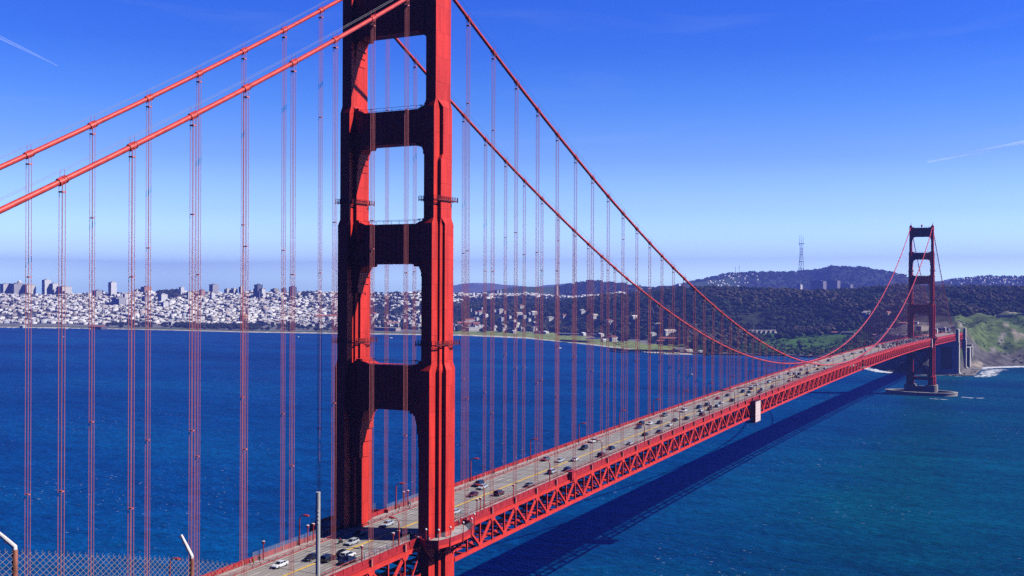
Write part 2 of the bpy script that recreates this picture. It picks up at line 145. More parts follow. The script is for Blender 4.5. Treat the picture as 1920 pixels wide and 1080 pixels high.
TOWER_BLOCKS = [
    (-4123.8, 3040.3, 93.7, 41.3, 50.7, 'grey', 'wide pale grey apartment block, leftmost of the skyline'),
    (-4083.6, 3069.3, 93.0, 58.2, 52.9, 'slate', 'long slate block with the round topped tower rising from behind it'),
    (-4076.1, 3074.6, 92.9, 24.2, 68.9, 'cream', 'pale tower with rounded top behind the long slate block'),
    (-4040.0, 3100.0, 95.2, 48.4, 46.0, 'cream', 'broad pale block just right of the round topped tower'),
    (-3978.4, 3142.4, 93.5, 33.7, 70.2, 'white', 'tall slim white slab tower, tallest at the far left of the skyline'),
    (-3949.2, 3162.1, 94.1, 33.7, 52.6, 'white', 'white stepped tower just right of the tall white slab'),
    (-3911.7, 3186.8, 94.6, 52.8, 38.8, 'cream', 'wide cream block to the right of the stepped tower'),
    (-3608.2, 3108.4, 88.5, 38.6, 28.2, 'slate', 'slate and white block on the slope left of the lone window faced tower'),
    (-3562.3, 3147.9, 91.1, 30.6, 62.4, 'white', 'white tower with a dark window panel, standing alone on the skyline'),
    (-3441.5, 3110.5, 78.4, 20.0, 25.4, 'cream', 'small cream block below the skyline right of the window faced tower'),
    (-3633.5, 3360.8, 101.6, 28.3, 19.6, 'cream', 'cream block on the crest left of the salmon tower'),
    (-3599.9, 3380.3, 102.9, 42.3, 30.9, 'salmon', 'salmon pink tower on the crest beside the wooded knoll'),
    (-3184.1, 3070.8, 74.5, 33.9, 29.0, 'white', 'white block below the wooded knoll'),
    (-3238.6, 3032.1, 69.8, 29.8, 24.6, 'slate', 'dark block on the slope below the salmon tower'),
    (-3286.1, 2927.7, 57.2, 46.4, 33.0, 'slate', 'dark pair of slabs on the slope below the window faced tower'),
    (-3252.5, 2941.6, 57.4, 16.8, 26.3, 'white', 'slim white block beside the dark slabs'),
    (-3058.4, 2956.5, 48.8, 26.6, 23.7, 'white', 'white block lowest on the slope below the wooded knoll'),
    (-3316.4, 3314.9, 101.5, 20.2, 30.9, 'white', 'white block on the crest right of the wooded knoll'),
    (-3200.6, 3239.3, 79.6, 17.4, 32.3, 'cream', 'cream block on the slope between two suspender ropes'),
    (-3208.9, 3329.1, 90.6, 22.1, 30.4, 'salmon', 'pinkish block on the slope left of the dark and white tower'),
    (-3326.3, 3529.8, 99.2, 37.0, 46.5, 'slate', 'tower with dark north face and white west face, high on the crest'),
    (-3106.3, 3282.0, 75.3, 17.3, 34.7, 'white', 'white block directly below the dark and white tower'),
    (-3268.5, 3558.8, 95.9, 27.7, 29.6, 'cream', 'cream ribbed block right of the dark and white tower'),
    (-3240.6, 3572.5, 95.2, 25.3, 32.9, 'cream', 'pale block, second right of the dark and white tower'),
    (-3212.5, 3585.9, 98.2, 18.4, 37.5, 'cream', 'slim cream tower behind the thick pair of suspender ropes'),
    (-3169.7, 3604.5, 102.5, 16.0, 16.1, 'white', 'small white tower left of the stepped slate tower'),
    (-2983.2, 3438.1, 89.4, 32.7, 56.4, 'navy', 'stepped dark slate tower on the middle of the skyline'),
    (-2963.8, 3441.8, 89.5, 21.8, 37.5, 'white', 'white tower with red roof edge in front of the stepped slate tower'),
    (-3064.7, 3648.2, 103.4, 34.2, 23.1, 'tan', 'squat beige block with a flat wide top on the crest'),
    (-3024.7, 3664.1, 106.9, 20.4, 22.3, 'navy', 'dark blue block, left of the two near the big bridge tower'),
    (-2858.2, 3520.3, 96.8, 30.4, 40.2, 'navy', 'dark blue tower, right of the two near the big bridge tower'),
    (-2598.4, 4965.5, 91.5, 26.6, 28.5, 'slate', 'dark block on the skyline between bridge tower and green hill'),
    (-2581.4, 4974.5, 91.0, 8.0, 32.0, 'white', 'slim white tower touching the dark block right of the bridge tower'),
    (-2083.2, 4632.6, 88.5, 16.9, 56.3, 'cream', 'cream tower at the left foot of the dark wooded hill'),
    (-1880.1, 5286.6, 116.1, 15.9, 42.6, 'tan', 'church with twin spires right of the dark wooded hill'),
    (-1777.3, 5640.3, 121.0, 27.9, 39.4, 'white', 'white block group on the ridge above the forest'),
    (-1215.7, 6227.2, 119.7, 35.8, 41.5, 'cream', 'white slab with dark side below the hill of the lattice mast'),
    (-1083.7, 6120.9, 114.6, 78.9, 68.6, 'pink', 'big pinkish hospital block at the foot of the far hill'),
    (-1050.6, 6388.4, 117.2, 75.9, 71.0, 'pink', 'taller pinkish hospital block, right of the pair'),
    (-1019.1, 6651.2, 116.6, 75.6, 50.1, 'pink', 'low pale wing at the right end of the hospital blocks'),
]

HAZE_D = 0.00009

# ------------------------------------------------------------------ helpers
rnd = random.Random(7)
NP = np.random.default_rng(11)
YAWP = -0.473163
def az_of(px): return YAWP + math.atan((px - 960) / 1999.5)      # compass bearing table for the survey columns
def polar(az, d): return ORIGIN[0] + d * math.sin(az), ORIGIN[1] + d * math.cos(az)

MATS = {}
def mat(name, col, rough=.65, metal=0., var=0., scale=.2, bump=0., spec=.4, stretch=None, obj=False):
    if name in MATS: return MATS[name]
    m = bpy.data.materials.new(name); m.use_nodes = True; MATS[name] = m
    t = m.node_tree; b = t.nodes['Principled BSDF']
    b.inputs['Base Color'].default_value = (*col, 1); b.inputs['Roughness'].default_value = rough
    b.inputs['Metallic'].default_value = metal; b.inputs['Specular IOR Level'].default_value = spec
    if var or bump:
        g = t.nodes.new('ShaderNodeTexCoord') if obj else t.nodes.new('ShaderNodeNewGeometry')
        mp = t.nodes.new('ShaderNodeMapping'); mp.inputs['Scale'].default_value = stretch or (1, 1, 1)
        t.links.new(g.outputs['Object' if obj else 'Position'], mp.inputs[0])
        n = t.nodes.new('ShaderNodeTexNoise'); n.inputs['Scale'].default_value = scale; n.inputs['Detail'].default_value = 6
        t.links.new(mp.outputs[0], n.inputs['Vector'])
        if var:
            r = t.nodes.new('ShaderNodeMapRange'); r.inputs[1].default_value = .3; r.inputs[2].default_value = .7
            r.inputs[3].default_value = 1 - var; r.inputs[4].default_value = 1 + var
            t.links.new(n.outputs[0], r.inputs[0])
            x = t.nodes.new('ShaderNodeMix'); x.data_type = 'RGBA'; x.blend_type = 'MULTIPLY'; x.inputs[0].default_value = 1
            x.inputs[6].default_value = (*col, 1); t.links.new(r.outputs[0], x.inputs[7])
            t.links.new(x.outputs[2], b.inputs['Base Color'])
        if bump:
            bp = t.nodes.new('ShaderNodeBump'); bp.inputs['Strength'].default_value = bump
            t.links.new(n.outputs[0], bp.inputs['Height']); t.links.new(bp.outputs[0], b.inputs['Normal'])
    return m

def tag(o, label=None, cat=None, group=None, kind=None):
    if label: o['label'] = label
    if cat: o['category'] = cat
    if group: o['group'] = group
    if kind: o['kind'] = kind
    return o
def empty(name, loc=(0, 0, 0), rz=0., parent=None):
    o = bpy.data.objects.new(name, None); COL.objects.link(o); o.location = loc; o.rotation_euler = (0, 0, rz)
    o.empty_display_size = .5
    if parent: o.parent = parent
    return o
def thing(name, label, cat, loc=(0, 0, 0), rz=0., group=None):
    return tag(empty(name, loc, rz), label, cat, group)
def copy_tree(o, parent=None):
    c = o.copy(); COL.objects.link(c)
    if parent: c.parent = parent
    for ch in list(o.children): copy_tree(ch, c)
    return c

class MB:
    def __init__(s): s.v = []; s.f = []; s.m = []
    def add(s, vs, fs, mi=0):
        n = len(s.v); s.v.extend([tuple(v) for v in vs]); s.f.extend([tuple(i + n for i in f) for f in fs]); s.m.extend([mi] * len(fs)); return s
    def box(s, x0, x1, y0, y1, z0, z1, mi=0):
        return s.add([(x0, y0, z0), (x1, y0, z0), (x1, y1, z0), (x0, y1, z0), (x0, y0, z1), (x1, y0, z1), (x1, y1, z1), (x0, y1, z1)],
                     [(3, 2, 1, 0), (4, 5, 6, 7), (0, 1, 5, 4), (1, 2, 6, 5), (2, 3, 7, 6), (3, 0, 4, 7)], mi)
    def cbox(s, c, dx, dy, dz, rz=0., mi=0):
        ca, sa = math.cos(rz), math.sin(rz); P = []
        for z in (-dz / 2, dz / 2):
            for x, y in ((-dx / 2, -dy / 2), (dx / 2, -dy / 2), (dx / 2, dy / 2), (-dx / 2, dy / 2)):
                P.append((c[0] + x * ca - y * sa, c[1] + x * sa + y * ca, c[2] + z))
        return s.add(P, [(3, 2, 1, 0), (4, 5, 6, 7), (0, 1, 5, 4), (1, 2, 6, 5), (2, 3, 7, 6), (3, 0, 4, 7)], mi)
    def bar(s, p, q, w, h, mi=0, ref=(0, 0, 1)):
        p, q = Vector(p), Vector(q); d = (q - p).normalized(); r = Vector(ref)
        if abs(d.dot(r)) > .97: r = Vector((1, 0, 0))
        a = d.cross(r).normalized() * w / 2; b = a.cross(d).normalized() * h / 2
        P = [p - a - b, p + a - b, p + a + b, p - a + b, q - a - b, q + a - b, q + a + b, q - a + b]
        return s.add(P, [(0, 1, 2, 3), (7, 6, 5, 4), (4, 5, 1, 0), (5, 6, 2, 1), (6, 7, 3, 2), (7, 4, 0, 3)], mi)
    def tube(s, pts, r, n=8, mi=0, cap=True):
        pts = [Vector(p) for p in pts]; rs = r if isinstance(r, (list, tuple)) else [r] * len(pts); P = []; k = len(pts)
        d0 = (pts[1] - pts[0]).normalized(); ref = Vector((0, 0, 1)) if abs(d0.z) < .9 else Vector((1, 0, 0))
        for i, p in enumerate(pts):
            d = (pts[min(i + 1, k - 1)] - pts[max(i - 1, 0)]).normalized()
            a = d.cross(ref).normalized(); b = a.cross(d).normalized()
            for j in range(n):
                t = 2 * math.pi * j / n; P.append(p + (a * math.cos(t) + b * math.sin(t)) * rs[i])
        F = [(i * n + j, i * n + (j + 1) % n, (i + 1) * n + (j + 1) % n, (i + 1) * n + j) for i in range(k - 1) for j in range(n)]
        if cap: F += [tuple(range(n - 1, -1, -1)), tuple(range((k - 1) * n, k * n))]
        return s.add(P, F, mi)
    def loft(s, rings, mi=0):
        n = len(rings[0]); P = [p for r in rings for p in r]
        F = [(i * n + j, i * n + (j + 1) % n, (i + 1) * n + (j + 1) % n, (i + 1) * n + j) for i in range(len(rings) - 1) for j in range(n)]
        F += [tuple(range(n - 1, -1, -1)), tuple(range((len(rings) - 1) * n, len(rings) * n))]
        return s.add(P, F, mi)
    def prism_y(s, poly, y0, y1, mi=0):         # polygon in XZ, counter-clockwise seen from -Y
        n = len(poly); P = [(x, y0, z) for x, z in poly] + [(x, y1, z) for x, z in poly]
        F = [tuple(range(n)), tuple(range(2 * n - 1, n - 1, -1))] + [((j + 1) % n, j, n + j, n + (j + 1) % n) for j in range(n)]
        return s.add(P, F, mi)
    def prism_z(s, poly, z0, z1, mi=0):         # polygon in XY, counter-clockwise from above
        n = len(poly); P = [(x, y, z0) for x, y in poly] + [(x, y, z1) for x, y in poly]
        F = [tuple(range(n - 1, -1, -1)), tuple(range(n, 2 * n))] + [(j, (j + 1) % n, n + (j + 1) % n, n + j) for j in range(n)]
        return s.add(P, F, mi)
    def lathe(s, prof, c=(0, 0, 0), n=12, mi=0):
        return s.loft([[(c[0] + r * math.cos(2 * math.pi * j / n), c[1] + r * math.sin(2 * math.pi * j / n), c[2] + z) for j in range(n)] for r, z in prof], mi)
    def build(s, name, mats, parent=None, smooth=False, loc=None):
        me = bpy.data.meshes.new(name); me.from_pydata(s.v, [], s.f)
        for m in (mats if isinstance(mats, (list, tuple)) else [mats]): me.materials.append(m)
        if any(s.m): me.polygons.foreach_set('material_index', s.m)
        if smooth: me.polygons.foreach_set('use_smooth', [True] * len(s.f))
        me.update()
        o = bpy.data.objects.new(name, me); COL.objects.link(o)
        if parent: o.parent = parent
        if loc: o.location = loc
        return o

def np_mesh(name, V, F, mats, mi=None, cols=None, smooth=False):
    """V (n,3), F (m,k) arrays of equal-sided faces"""
    me = bpy.data.meshes.new(name); n, m, k = len(V), len(F), F.shape[1]
    me.vertices.add(n); me.vertices.foreach_set('co', np.ascontiguousarray(V, np.float32).ravel())
    me.loops.add(m * k); me.loops.foreach_set('vertex_index', np.ascontiguousarray(F, np.int32).ravel())
    me.polygons.add(m); me.polygons.foreach_set('loop_start', np.arange(0, m * k, k, dtype=np.int32))
    try: me.polygons.foreach_set('loop_total', np.full(m, k, np.int32))
    except Exception: pass
    for a in mats: me.materials.append(a)
    if mi is not None: me.polygons.foreach_set('material_index', np.ascontiguousarray(mi, np.int32))
    if smooth: me.polygons.foreach_set('use_smooth', np.ones(m, bool))
    me.update(calc_edges=True)
    if cols is not None:
        at = me.color_attributes.new('tone', 'FLOAT_COLOR', 'POINT')
        at.data.foreach_set('color', np.ascontiguousarray(np.c_[cols, np.ones(n)], np.float32).ravel())
    o = bpy.data.objects.new(name, me); COL.objects.link(o); return o

def attr_mat(name, rough=.8, nscale=.05, var=.3, spec=.15, bump=0.):
    m = bpy.data.materials.new(name); m.use_nodes = True; t = m.node_tree; b = t.nodes['Principled BSDF']
    a = t.nodes.new('ShaderNodeAttribute'); a.attribute_name = 'tone'
    g = t.nodes.new('ShaderNodeNewGeometry'); n = t.nodes.new('ShaderNodeTexNoise'); n.inputs['Scale'].default_value = nscale; n.inputs['Detail'].default_value = 8
    t.links.new(g.outputs['Position'], n.inputs['Vector'])
    r = t.nodes.new('ShaderNodeMapRange'); r.inputs[1].default_value = .3; r.inputs[2].default_value = .7; r.inputs[3].default_value = 1 - var; r.inputs[4].default_value = 1 + var
    t.links.new(n.outputs[0], r.inputs[0])
    x = t.nodes.new('ShaderNodeMix'); x.data_type = 'RGBA'; x.blend_type = 'MULTIPLY'; x.inputs[0].default_value = 1
    t.links.new(a.outputs['Color'], x.inputs[6]); t.links.new(r.outputs[0], x.inputs[7]); t.links.new(x.outputs[2], b.inputs['Base Color'])
    b.inputs['Roughness'].default_value = rough; b.inputs['Specular IOR Level'].default_value = spec
    if bump:
        bp = t.nodes.new('ShaderNodeBump'); bp.inputs['Strength'].default_value = bump; bp.inputs['Distance'].default_value = 3
        t.links.new(n.outputs[0], bp.inputs['Height']); t.links.new(bp.outputs[0], b.inputs['Normal'])
    return m

ORD = ['first', 'second', 'third', 'fourth', 'fifth', 'sixth', 'seventh', 'eighth', 'ninth', 'tenth', 'eleventh', 'twelfth', 'thirteenth', 'fourteenth', 'fifteenth', 'sixteenth', 'seventeenth', 'eighteenth', 'nineteenth', 'twentieth']
_T = {2: 'twenty', 3: 'thirty', 4: 'forty', 5: 'fifty', 6: 'sixty', 7: 'seventy', 8: 'eighty', 9: 'ninety'}
_TT = {2: 'twentieth', 3: 'thirtieth', 4: 'fortieth', 5: 'fiftieth', 6: 'sixtieth', 7: 'seventieth', 8: 'eightieth', 9: 'ninetieth'}
def ordinal(i):                      # 1 -> first
    if i <= 20: return ORD[i - 1]
    return _TT[i // 10] if i % 10 == 0 else _T[i // 10] + '-' + ORD[i % 10 - 1]

# ------------------------------------------------------------------ water
wm = bpy.data.materials.new('bay_water'); wm.use_nodes = True; t = wm.node_tree; b = t.nodes['Principled BSDF']
g = t.nodes.new('ShaderNodeNewGeometry')
def wnoise(scale, detail, stretch=(1, 1, 1), rot=0.):
    mp = t.nodes.new('ShaderNodeMapping'); mp.inputs['Scale'].default_value = stretch; mp.inputs['Rotation'].default_value = (0, 0, rot)
    t.links.new(g.outputs['Position'], mp.inputs[0])
    n = t.nodes.new('ShaderNodeTexNoise'); n.inputs['Scale'].default_value = scale; n.inputs['Detail'].default_value = detail
    t.links.new(mp.outputs[0], n.inputs['Vector']); return n
def wmap(sock, a, b_, c, d):
    r = t.nodes.new('ShaderNodeMapRange'); r.inputs[1].default_value = a; r.inputs[2].default_value = b_; r.inputs[3].default_value = c; r.inputs[4].default_value = d
    t.links.new(sock, r.inputs[0]); return r.outputs[0]
def wmath(op, a, b_):
    r = t.nodes.new('ShaderNodeMath'); r.operation = op
    for i, v in enumerate((a, b_)):
        if isinstance(v, (int, float)): r.inputs[i].default_value = v
        else: t.links.new(v, r.inputs[i])
    return r.outputs[0]
big = wnoise(.0022, 5, (1, 2.6, 1), .5)                 # currents and wind lanes
mid = wnoise(.03, 5, (1, 2.2, 1), .6)
chop = wnoise(.16, 4, (1, 1.8, 1), .55)
rip = wnoise(.55, 3, (1, 1.5, 1), .5)
# colour of the water body: deep blue in the bay, greener over the shoals on the ocean side
sx = t.nodes.new('ShaderNodeSeparateXYZ'); t.links.new(g.outputs['Position'], sx.inputs[0])
sh = wmath('ADD', wmap(sx.outputs[0], -190, 110, 0, 1), wmap(big.outputs[0], .3, .7, -.35, .35))
cm = t.nodes.new('ShaderNodeMix'); cm.data_type = 'RGBA'; cm.clamp_factor = True
WATER_DEEP = (0.0, .060, .205, 1); WATER_SHOAL = (0.0, .062, .098, 1)
cm.inputs[6].default_value = WATER_DEEP; cm.inputs[7].default_value = WATER_SHOAL
t.links.new(sh, cm.inputs[0])
cv = t.nodes.new('ShaderNodeMix'); cv.data_type = 'RGBA'; cv.blend_type = 'MULTIPLY'; cv.inputs[0].default_value = 1
t.links.new(cm.outputs[2], cv.inputs[6])
tone = wmath('MULTIPLY', wmap(mid.outputs[0], .3, .7, .74, 1.26), wmath('MULTIPLY', wmap(big.outputs[0], .34, .66, .66, 1.32), wmap(chop.outputs[0], .3, .7, .66, 1.34)))
t.links.new(tone, cv.inputs[7])
# whitecaps
wc1 = wnoise(.22, 3, (1, 3.0, 1), .5); wc2 = wnoise(.006, 3)
cap = wmath('MULTIPLY', wmap(wc1.outputs[0], .69, .73, 0, 1), wmap(wc2.outputs[0], .47, .60, 0, 1))
cf = t.nodes.new('ShaderNodeMix'); cf.data_type = 'RGBA'; cf.clamp_factor = True
t.links.new(cap, cf.inputs[0]); t.links.new(cv.outputs[2], cf.inputs[6]); cf.inputs[7].default_value = (.75, .8, .85, 1)
t.nodes.remove(b)
dif = t.nodes.new('ShaderNodeBsdfDiffuse'); t.links.new(cf.outputs[2], dif.inputs['Color'])
glo = t.nodes.new('ShaderNodeBsdfGlossy'); glo.inputs['Color'].default_value = (.03, .17, .72, 1); glo.inputs['Roughness'].default_value = .30
fre = t.nodes.new('ShaderNodeFresnel'); fre.inputs['IOR'].default_value = 1.33
mxs = t.nodes.new('ShaderNodeMixShader'); t.links.new(wmath('MULTIPLY', fre.outputs[0], .45), mxs.inputs[0]); t.links.new(dif.outputs[0], mxs.inputs[1]); t.links.new(glo.outputs[0], mxs.inputs[2])
t.links.new(mxs.outputs[0], t.nodes['Material Output'].inputs['Surface'])
h = wmath('ADD', wmath('MULTIPLY', chop.outputs[0], 1.0), wmath('ADD', wmath('MULTIPLY', rip.outputs[0], .35), wmath('MULTIPLY', mid.outputs[0], 1.5)))
bp = t.nodes.new('ShaderNodeBump'); bp.inputs['Strength'].default_value = .75; bp.inputs['Distance'].default_value = 2.2
t.links.new(h, bp.inputs['Height']); [t.links.new(bp.outputs[0], q.inputs['Normal']) for q in (dif, glo, fre)]
tag(MB().add([(-15500, -580, 0), (3300, -580, 0), (3300, 9000, 0), (-15500, 9000, 0)], [(0, 1, 2, 3)]).build('water', wm), 'deep blue bay water with wind chop under the bridge', 'water', kind='structure')

# ------------------------------------------------------------------ land
NA, ND = 560, 190
az = np.linspace(_TA[0] - .02, _TA[-1], NA)
u = np.linspace(0, 1, ND)
dd = 1650 + (14800 - 1650) * (u ** 1.75)
A, D = np.meshgrid(az, dd, indexing='ij')
# shift rings so that the fine spacing follows the shore
D0 = np.interp(A, _TA, _TD[:, 1]); D = D0 - 230 + (14800 - D0 + 230) * (np.meshgrid(az, u ** 1.9, indexing='ij')[1])
X = ORIGIN[0] + D * np.sin(A); Y = ORIGIN[1] + D * np.cos(A)
Z = ground(X.ravel(), Y.ravel()).reshape(X.shape)
PXC = 960 + 1999.5 * np.tan(np.clip(A - YAWP, -1.2, 1.2))
rel = D - D0
def fb(sx, sy, s): return np.sin(X * sx + s) * np.sin(Y * sy + 2 * s) + .5 * np.sin(X * sx * 2.7 + Y * sy * 1.3 + s) + .3 * np.sin(X * sx * 6.1 - Y * sy * 5.3 + 3 * s)
n1 = fb(.011, .013, .7); n2 = fb(.031, .027, 2.1)
# cliff crags on the bluff
bl = (PXC > 1790) & (rel > 6) & (rel < 620)
Z = Z + np.where(bl, np.clip(rel / 90, 0, 1) * np.clip((620 - rel) / 200, 0, 1) * (n2 * 4.2 + n1 * 3.0 + 4.0 * np.abs(np.sin(X * .045 + Z * .05 + n2))), 0)
C = np.empty(X.shape + (3,))
C[:] = (.20, .19, .18)                                    # built-up ground
forest = (PXC > 640) & (rel > 420); C[forest] = (.030, .036, .020)
far_ = D > 6600; C[far_] = (.045, .055, .035)
gr = far_ & (PXC > 930) & (PXC < 1040) | far_ & (PXC > 1290) & (PXC < 1385); C[gr] = (.07, .10, .035)
lawn = (PXC > 790) & (PXC < 1285) & (rel > 22) & (rel < 330) ; C[lawn] = (.23, .28, .075)
verge = (PXC <= 860) & (rel > 22) & (rel < 120); C[verge] = (.12, .14, .07)
park = (PXC > 1380) & (PXC < 1640) & (rel > 120) & (D < 2780); C[park] = (.055, .125, .018)
toll = (PXC > 1640) & (PXC < 1790) & (rel > 240) & (D < 2350); C[toll] = (.13, .12, .105)
hill = (PXC > 1790) & (rel > 0) & (D < 2620); C[hill] = (.100, .145, .044)
m = hill & (n1 > .55); C[m] = (.135, .145, .075)
m = hill & (n2 > 1.25) & (rel > 150); C[m] = (.33, .29, .22)
m = hill & (n2 < -.55); C[m] = (.06, .10, .03)
scar = hill & (rel > 60) & (rel < 300) & (np.abs(np.sin((A - rel * .00012) * 75)) > .985) & (n1 > -.2); C[scar] = (.27, .25, .22)
rock = hill & (rel < 78 + 34 * n1); C[rock] = (.115, .105, .10)
sand = (rel > -14) & (rel < 30) & (PXC < 1300); C[sand] = (.62, .56, .46)
sand2 = (rel > -5) & (rel < 30) & (PXC > 1808) & (PXC < 1842); C[sand2] = (.33, .28, .22)
bank = (PXC > 1300) & (PXC < 1800) & (rel > -5) & (rel < 40); C[bank] = (.10, .09, .085)
i, j = np.meshgrid(np.arange(NA - 1), np.arange(ND - 1), indexing='ij'); k = (i * ND + j).ravel()
F = np.stack([k, k + 1, k + ND + 1, k + ND], 1)[:, ::-1]
land_mat = attr_mat('land', .9, .06, .55, .1, .5)
tag(np_mesh('land', np.c_[X.ravel(), Y.ravel(), Z.ravel()], F, [land_mat], cols=C.reshape(-1, 3), smooth=True), 'city peninsula with beach, lawns, wooded hills and green bluff', 'land', kind='structure')

# far ranges that fade into the air
def range_(name, pts, d, label, depth=1500):
    mb = MB(); n = len(pts); top = []
    xs = np.linspace(pts[0][0], pts[-1][0], 160); hs = np.interp(xs, [p[0] for p in pts], [p[1] for p in pts])
    hs = hs + 5 * np.sin(xs * .05) + 4 * np.sin(xs * .13 + 1)
    V = []
    for dx_, f in ((-depth, 0.), (-depth * .5, .62), (0, 1.), (depth * .6, .5), (depth, 0)):
        for x, hh in zip(xs, hs):
            p = polar(az_of(x), d + dx_); V.append((p[0], p[1], 10 + (hh - 10) * f))
    m_ = len(xs); F = [(r * m_ + c, r * m_ + c + 1, (r + 1) * m_ + c + 1, (r + 1) * m_ + c) for r in range(4) for c in range(m_ - 1)]
    mb.add(V, F); o = mb.build(name, mat('far_slope', (.17, .18, .15), .9, var=.3, scale=.004), smooth=True)
    return tag(o, label, 'hills', kind='structure')
range_('hills', [(790, 20), (820, 130), (860, 175), (890, 190), (960, 165), (1000, 140), (1060, 185), (1120, 195), (1180, 160), (1300, 140), (1500, 150), (1760, 230), (1780, 262), (1800, 240), (1850, 200), (2150, 180)], 14000, 'faint blue far hills beyond the city')

# ------------------------------------------------------------------ the bridge
L_MAIN, HX, SP = 1280., 13.716, 15.24
ZT, ZM, SL = 225.64, 83.36, .5795
QA = (ZT - ZM) / 640. ** 2
def zc(y):                            # top of the stiffening truss along the bridge
    if y < 0: return 74 + .021875 * y
    if y > L_MAIN: return 74 - .021875 * (y - L_MAIN)
    return 81 - 7 * ((y - 640) / 640.) ** 2
def zcable(y):
    if y < 0: return ZT + SL * y + QA * y * y
    if y > L_MAIN: return ZT - SL * (y - L_MAIN) + QA * (y - L_MAIN) ** 2
    return ZM + QA * (y - 640) ** 2
Y_N, Y_S = -343., 1640.

def paint(name, col, seam=True, var=.24):
    m = mat(name, col, .55, var=var, scale=.40, spec=.25, stretch=(1, 1, .16))
    t = m.node_tree; b = t.nodes['Principled BSDF']
    if seam:
        src = b.inputs['Base Color'].links[0].from_socket
        g = t.nodes.new('ShaderNodeNewGeometry'); sp = t.nodes.new('ShaderNodeSeparateXYZ'); cb = t.nodes.new('ShaderNodeCombineXYZ')
        t.links.new(g.outputs['Position'], sp.inputs[0])
        ad = t.nodes.new('ShaderNodeMath'); ad.operation = 'ADD'; t.links.new(sp.outputs[0], ad.inputs[0]); t.links.new(sp.outputs[1], ad.inputs[1])
        t.links.new(ad.outputs[0], cb.inputs[0]); t.links.new(sp.outputs[2], cb.inputs[1])
        br = t.nodes.new('ShaderNodeTexBrick'); br.inputs['Scale'].default_value = 1; br.inputs['Brick Width'].default_value = 3.4; br.inputs['Row Height'].default_value = 6.8
        br.inputs['Mortar Size'].default_value = .07; br.inputs['Mortar Smooth'].default_value = .6
        br.inputs['Color1'].default_value = (1, 1, 1, 1); br.inputs['Color2'].default_value = (.86, .84, .84, 1); br.inputs['Mortar'].default_value = (.52, .46, .46, 1)
        t.links.new(cb.outputs[0], br.inputs['Vector'])
        x = t.nodes.new('ShaderNodeMix'); x.data_type = 'RGBA'; x.blend_type = 'MULTIPLY'; x.inputs[0].default_value = 1
        t.links.new(src, x.inputs[6]); t.links.new(br.outputs[0], x.inputs[7]); t.links.new(x.outputs[2], b.inputs['Base Color'])
    return m
ORANGE = (.76, .043, .026)
M_TOW = paint('tower_paint', ORANGE)
M_STEEL = paint('steel_paint', (.76, .050, .034), seam=False, var=.14)
M_CABLE = mat('cable_paint', (.66, .062, .045), .45, var=.22, scale=.8, spec=.4)
M_KERB = mat('kerb_paint', (.38, .085, .075), .6, var=.2, scale=.5)
M_RAIL = mat('rail_paint', (.46, .026, .030), .5, var=.2, scale=.5)
M_ROPE = mat('rope_paint', (.68, .185, .16), .5, var=.12, scale=.4)
M_WIRE = mat('galvanised_wire', (.42, .40, .45), .4, metal=.3)
M_ROAD = mat('worn_road', (.36, .33, .30), .85, var=.20, scale=.5, stretch=(1.6, .12, 1), spec=.2)
M_WALK = mat('pale_walkway', (.46, .39, .36), .85, var=.12, scale=.4)
M_WHITE = mat('white_marking', (.75, .73, .70), .7, var=.2, scale=1.5)
M_YELLOW = mat('yellow_marking', (.82, .50, .03), .6, var=.2, scale=1.2)
M_DARK = mat('dark_steel', (.10, .016, .016), .6)
M_CONC = mat('pier_concrete', (.30, .26, .235), .9, var=.3, scale=.12, bump=.2)
M_CONCP = mat('pylon_concrete', (.72, .66, .58), .9, var=.16, scale=.09, stretch=(1, 1, .4), bump=.1)
M_NET = bpy.data.materials.new('wire_net'); M_NET.use_nodes = True
_t = M_NET.node_tree; _b = _t.nodes['Principled BSDF']; _b.inputs['Base Color'].default_value = (.62, .62, .66, 1); _b.inputs['Alpha'].default_value = .16; _b.inputs['Roughness'].default_value = .5

BR = thing('suspension_bridge', 'red suspension bridge with two towers running away over the blue bay', 'bridge', (0, 0, 0))

def ys(a, b, step):
    n = max(1, int(math.ceil((b - a) / step))); return [a + (b - a) * i / n for i in range(n + 1)]
def run(mb, x0, x1, lo, hi, a, b, step=15.24, mi=0):      # a box section that follows the deck's camber
    P = []
    for y in ys(a, b, step):
        z = zc(y); P.append([(x0, y, z + lo), (x0, y, z + hi), (x1, y, z + hi), (x1, y, z + lo)])
    return mb.loft(P, mi)
DN, DS = -343., 1865.
rd = run(MB(), -9.5, 9.5, .25, .80, DN, DS); y = -120.
while y < 640: run(rd, -9.0, 9.0, .79, .808, y, y + .30, 1, 1); y += 15.24
for x in (-7.9, -4.6, -1.6, 2.6, 5.3, 8.0): run(rd, x - 1.05, x - .45, .79, .804, DN, 900, 30, 2); run(rd, x + .45, x + 1.05, .79, .804, DN, 900, 30, 2)
rd.build('roadway', [M_ROAD, mat('joint_rubber', (.05, .045, .045), .8), mat('worn_track', (.26, .24, .215), .8, var=.25, scale=.3, stretch=(1, .1, 1))], BR)
mk = MB()
for x in (-6.2, -3.1, 3.9, 6.7):
    y = -120.
    while y < 1300:
        run(mk, x - .07, x + .07, .79, .812, y, y + 3.2, 4); y += 11.4
run(mk, -9.3, -9.18, .79, .812, DN, DS); run(mk, 9.18, 9.3, .79, .812, DN, DS)
mk.build('lane_marking', M_WHITE, BR)
ml = run(MB(), .50, 1.24, .79, .815, DN, DS).build('centre_line', M_YELLOW, BR)
pm = MB(); y = -66.; n_t = 0
def lane_tube(mb, y): z = zc(y) + .8; return mb.tube([(.87, y, z), (.87, y, z + .75)], .055, 5)
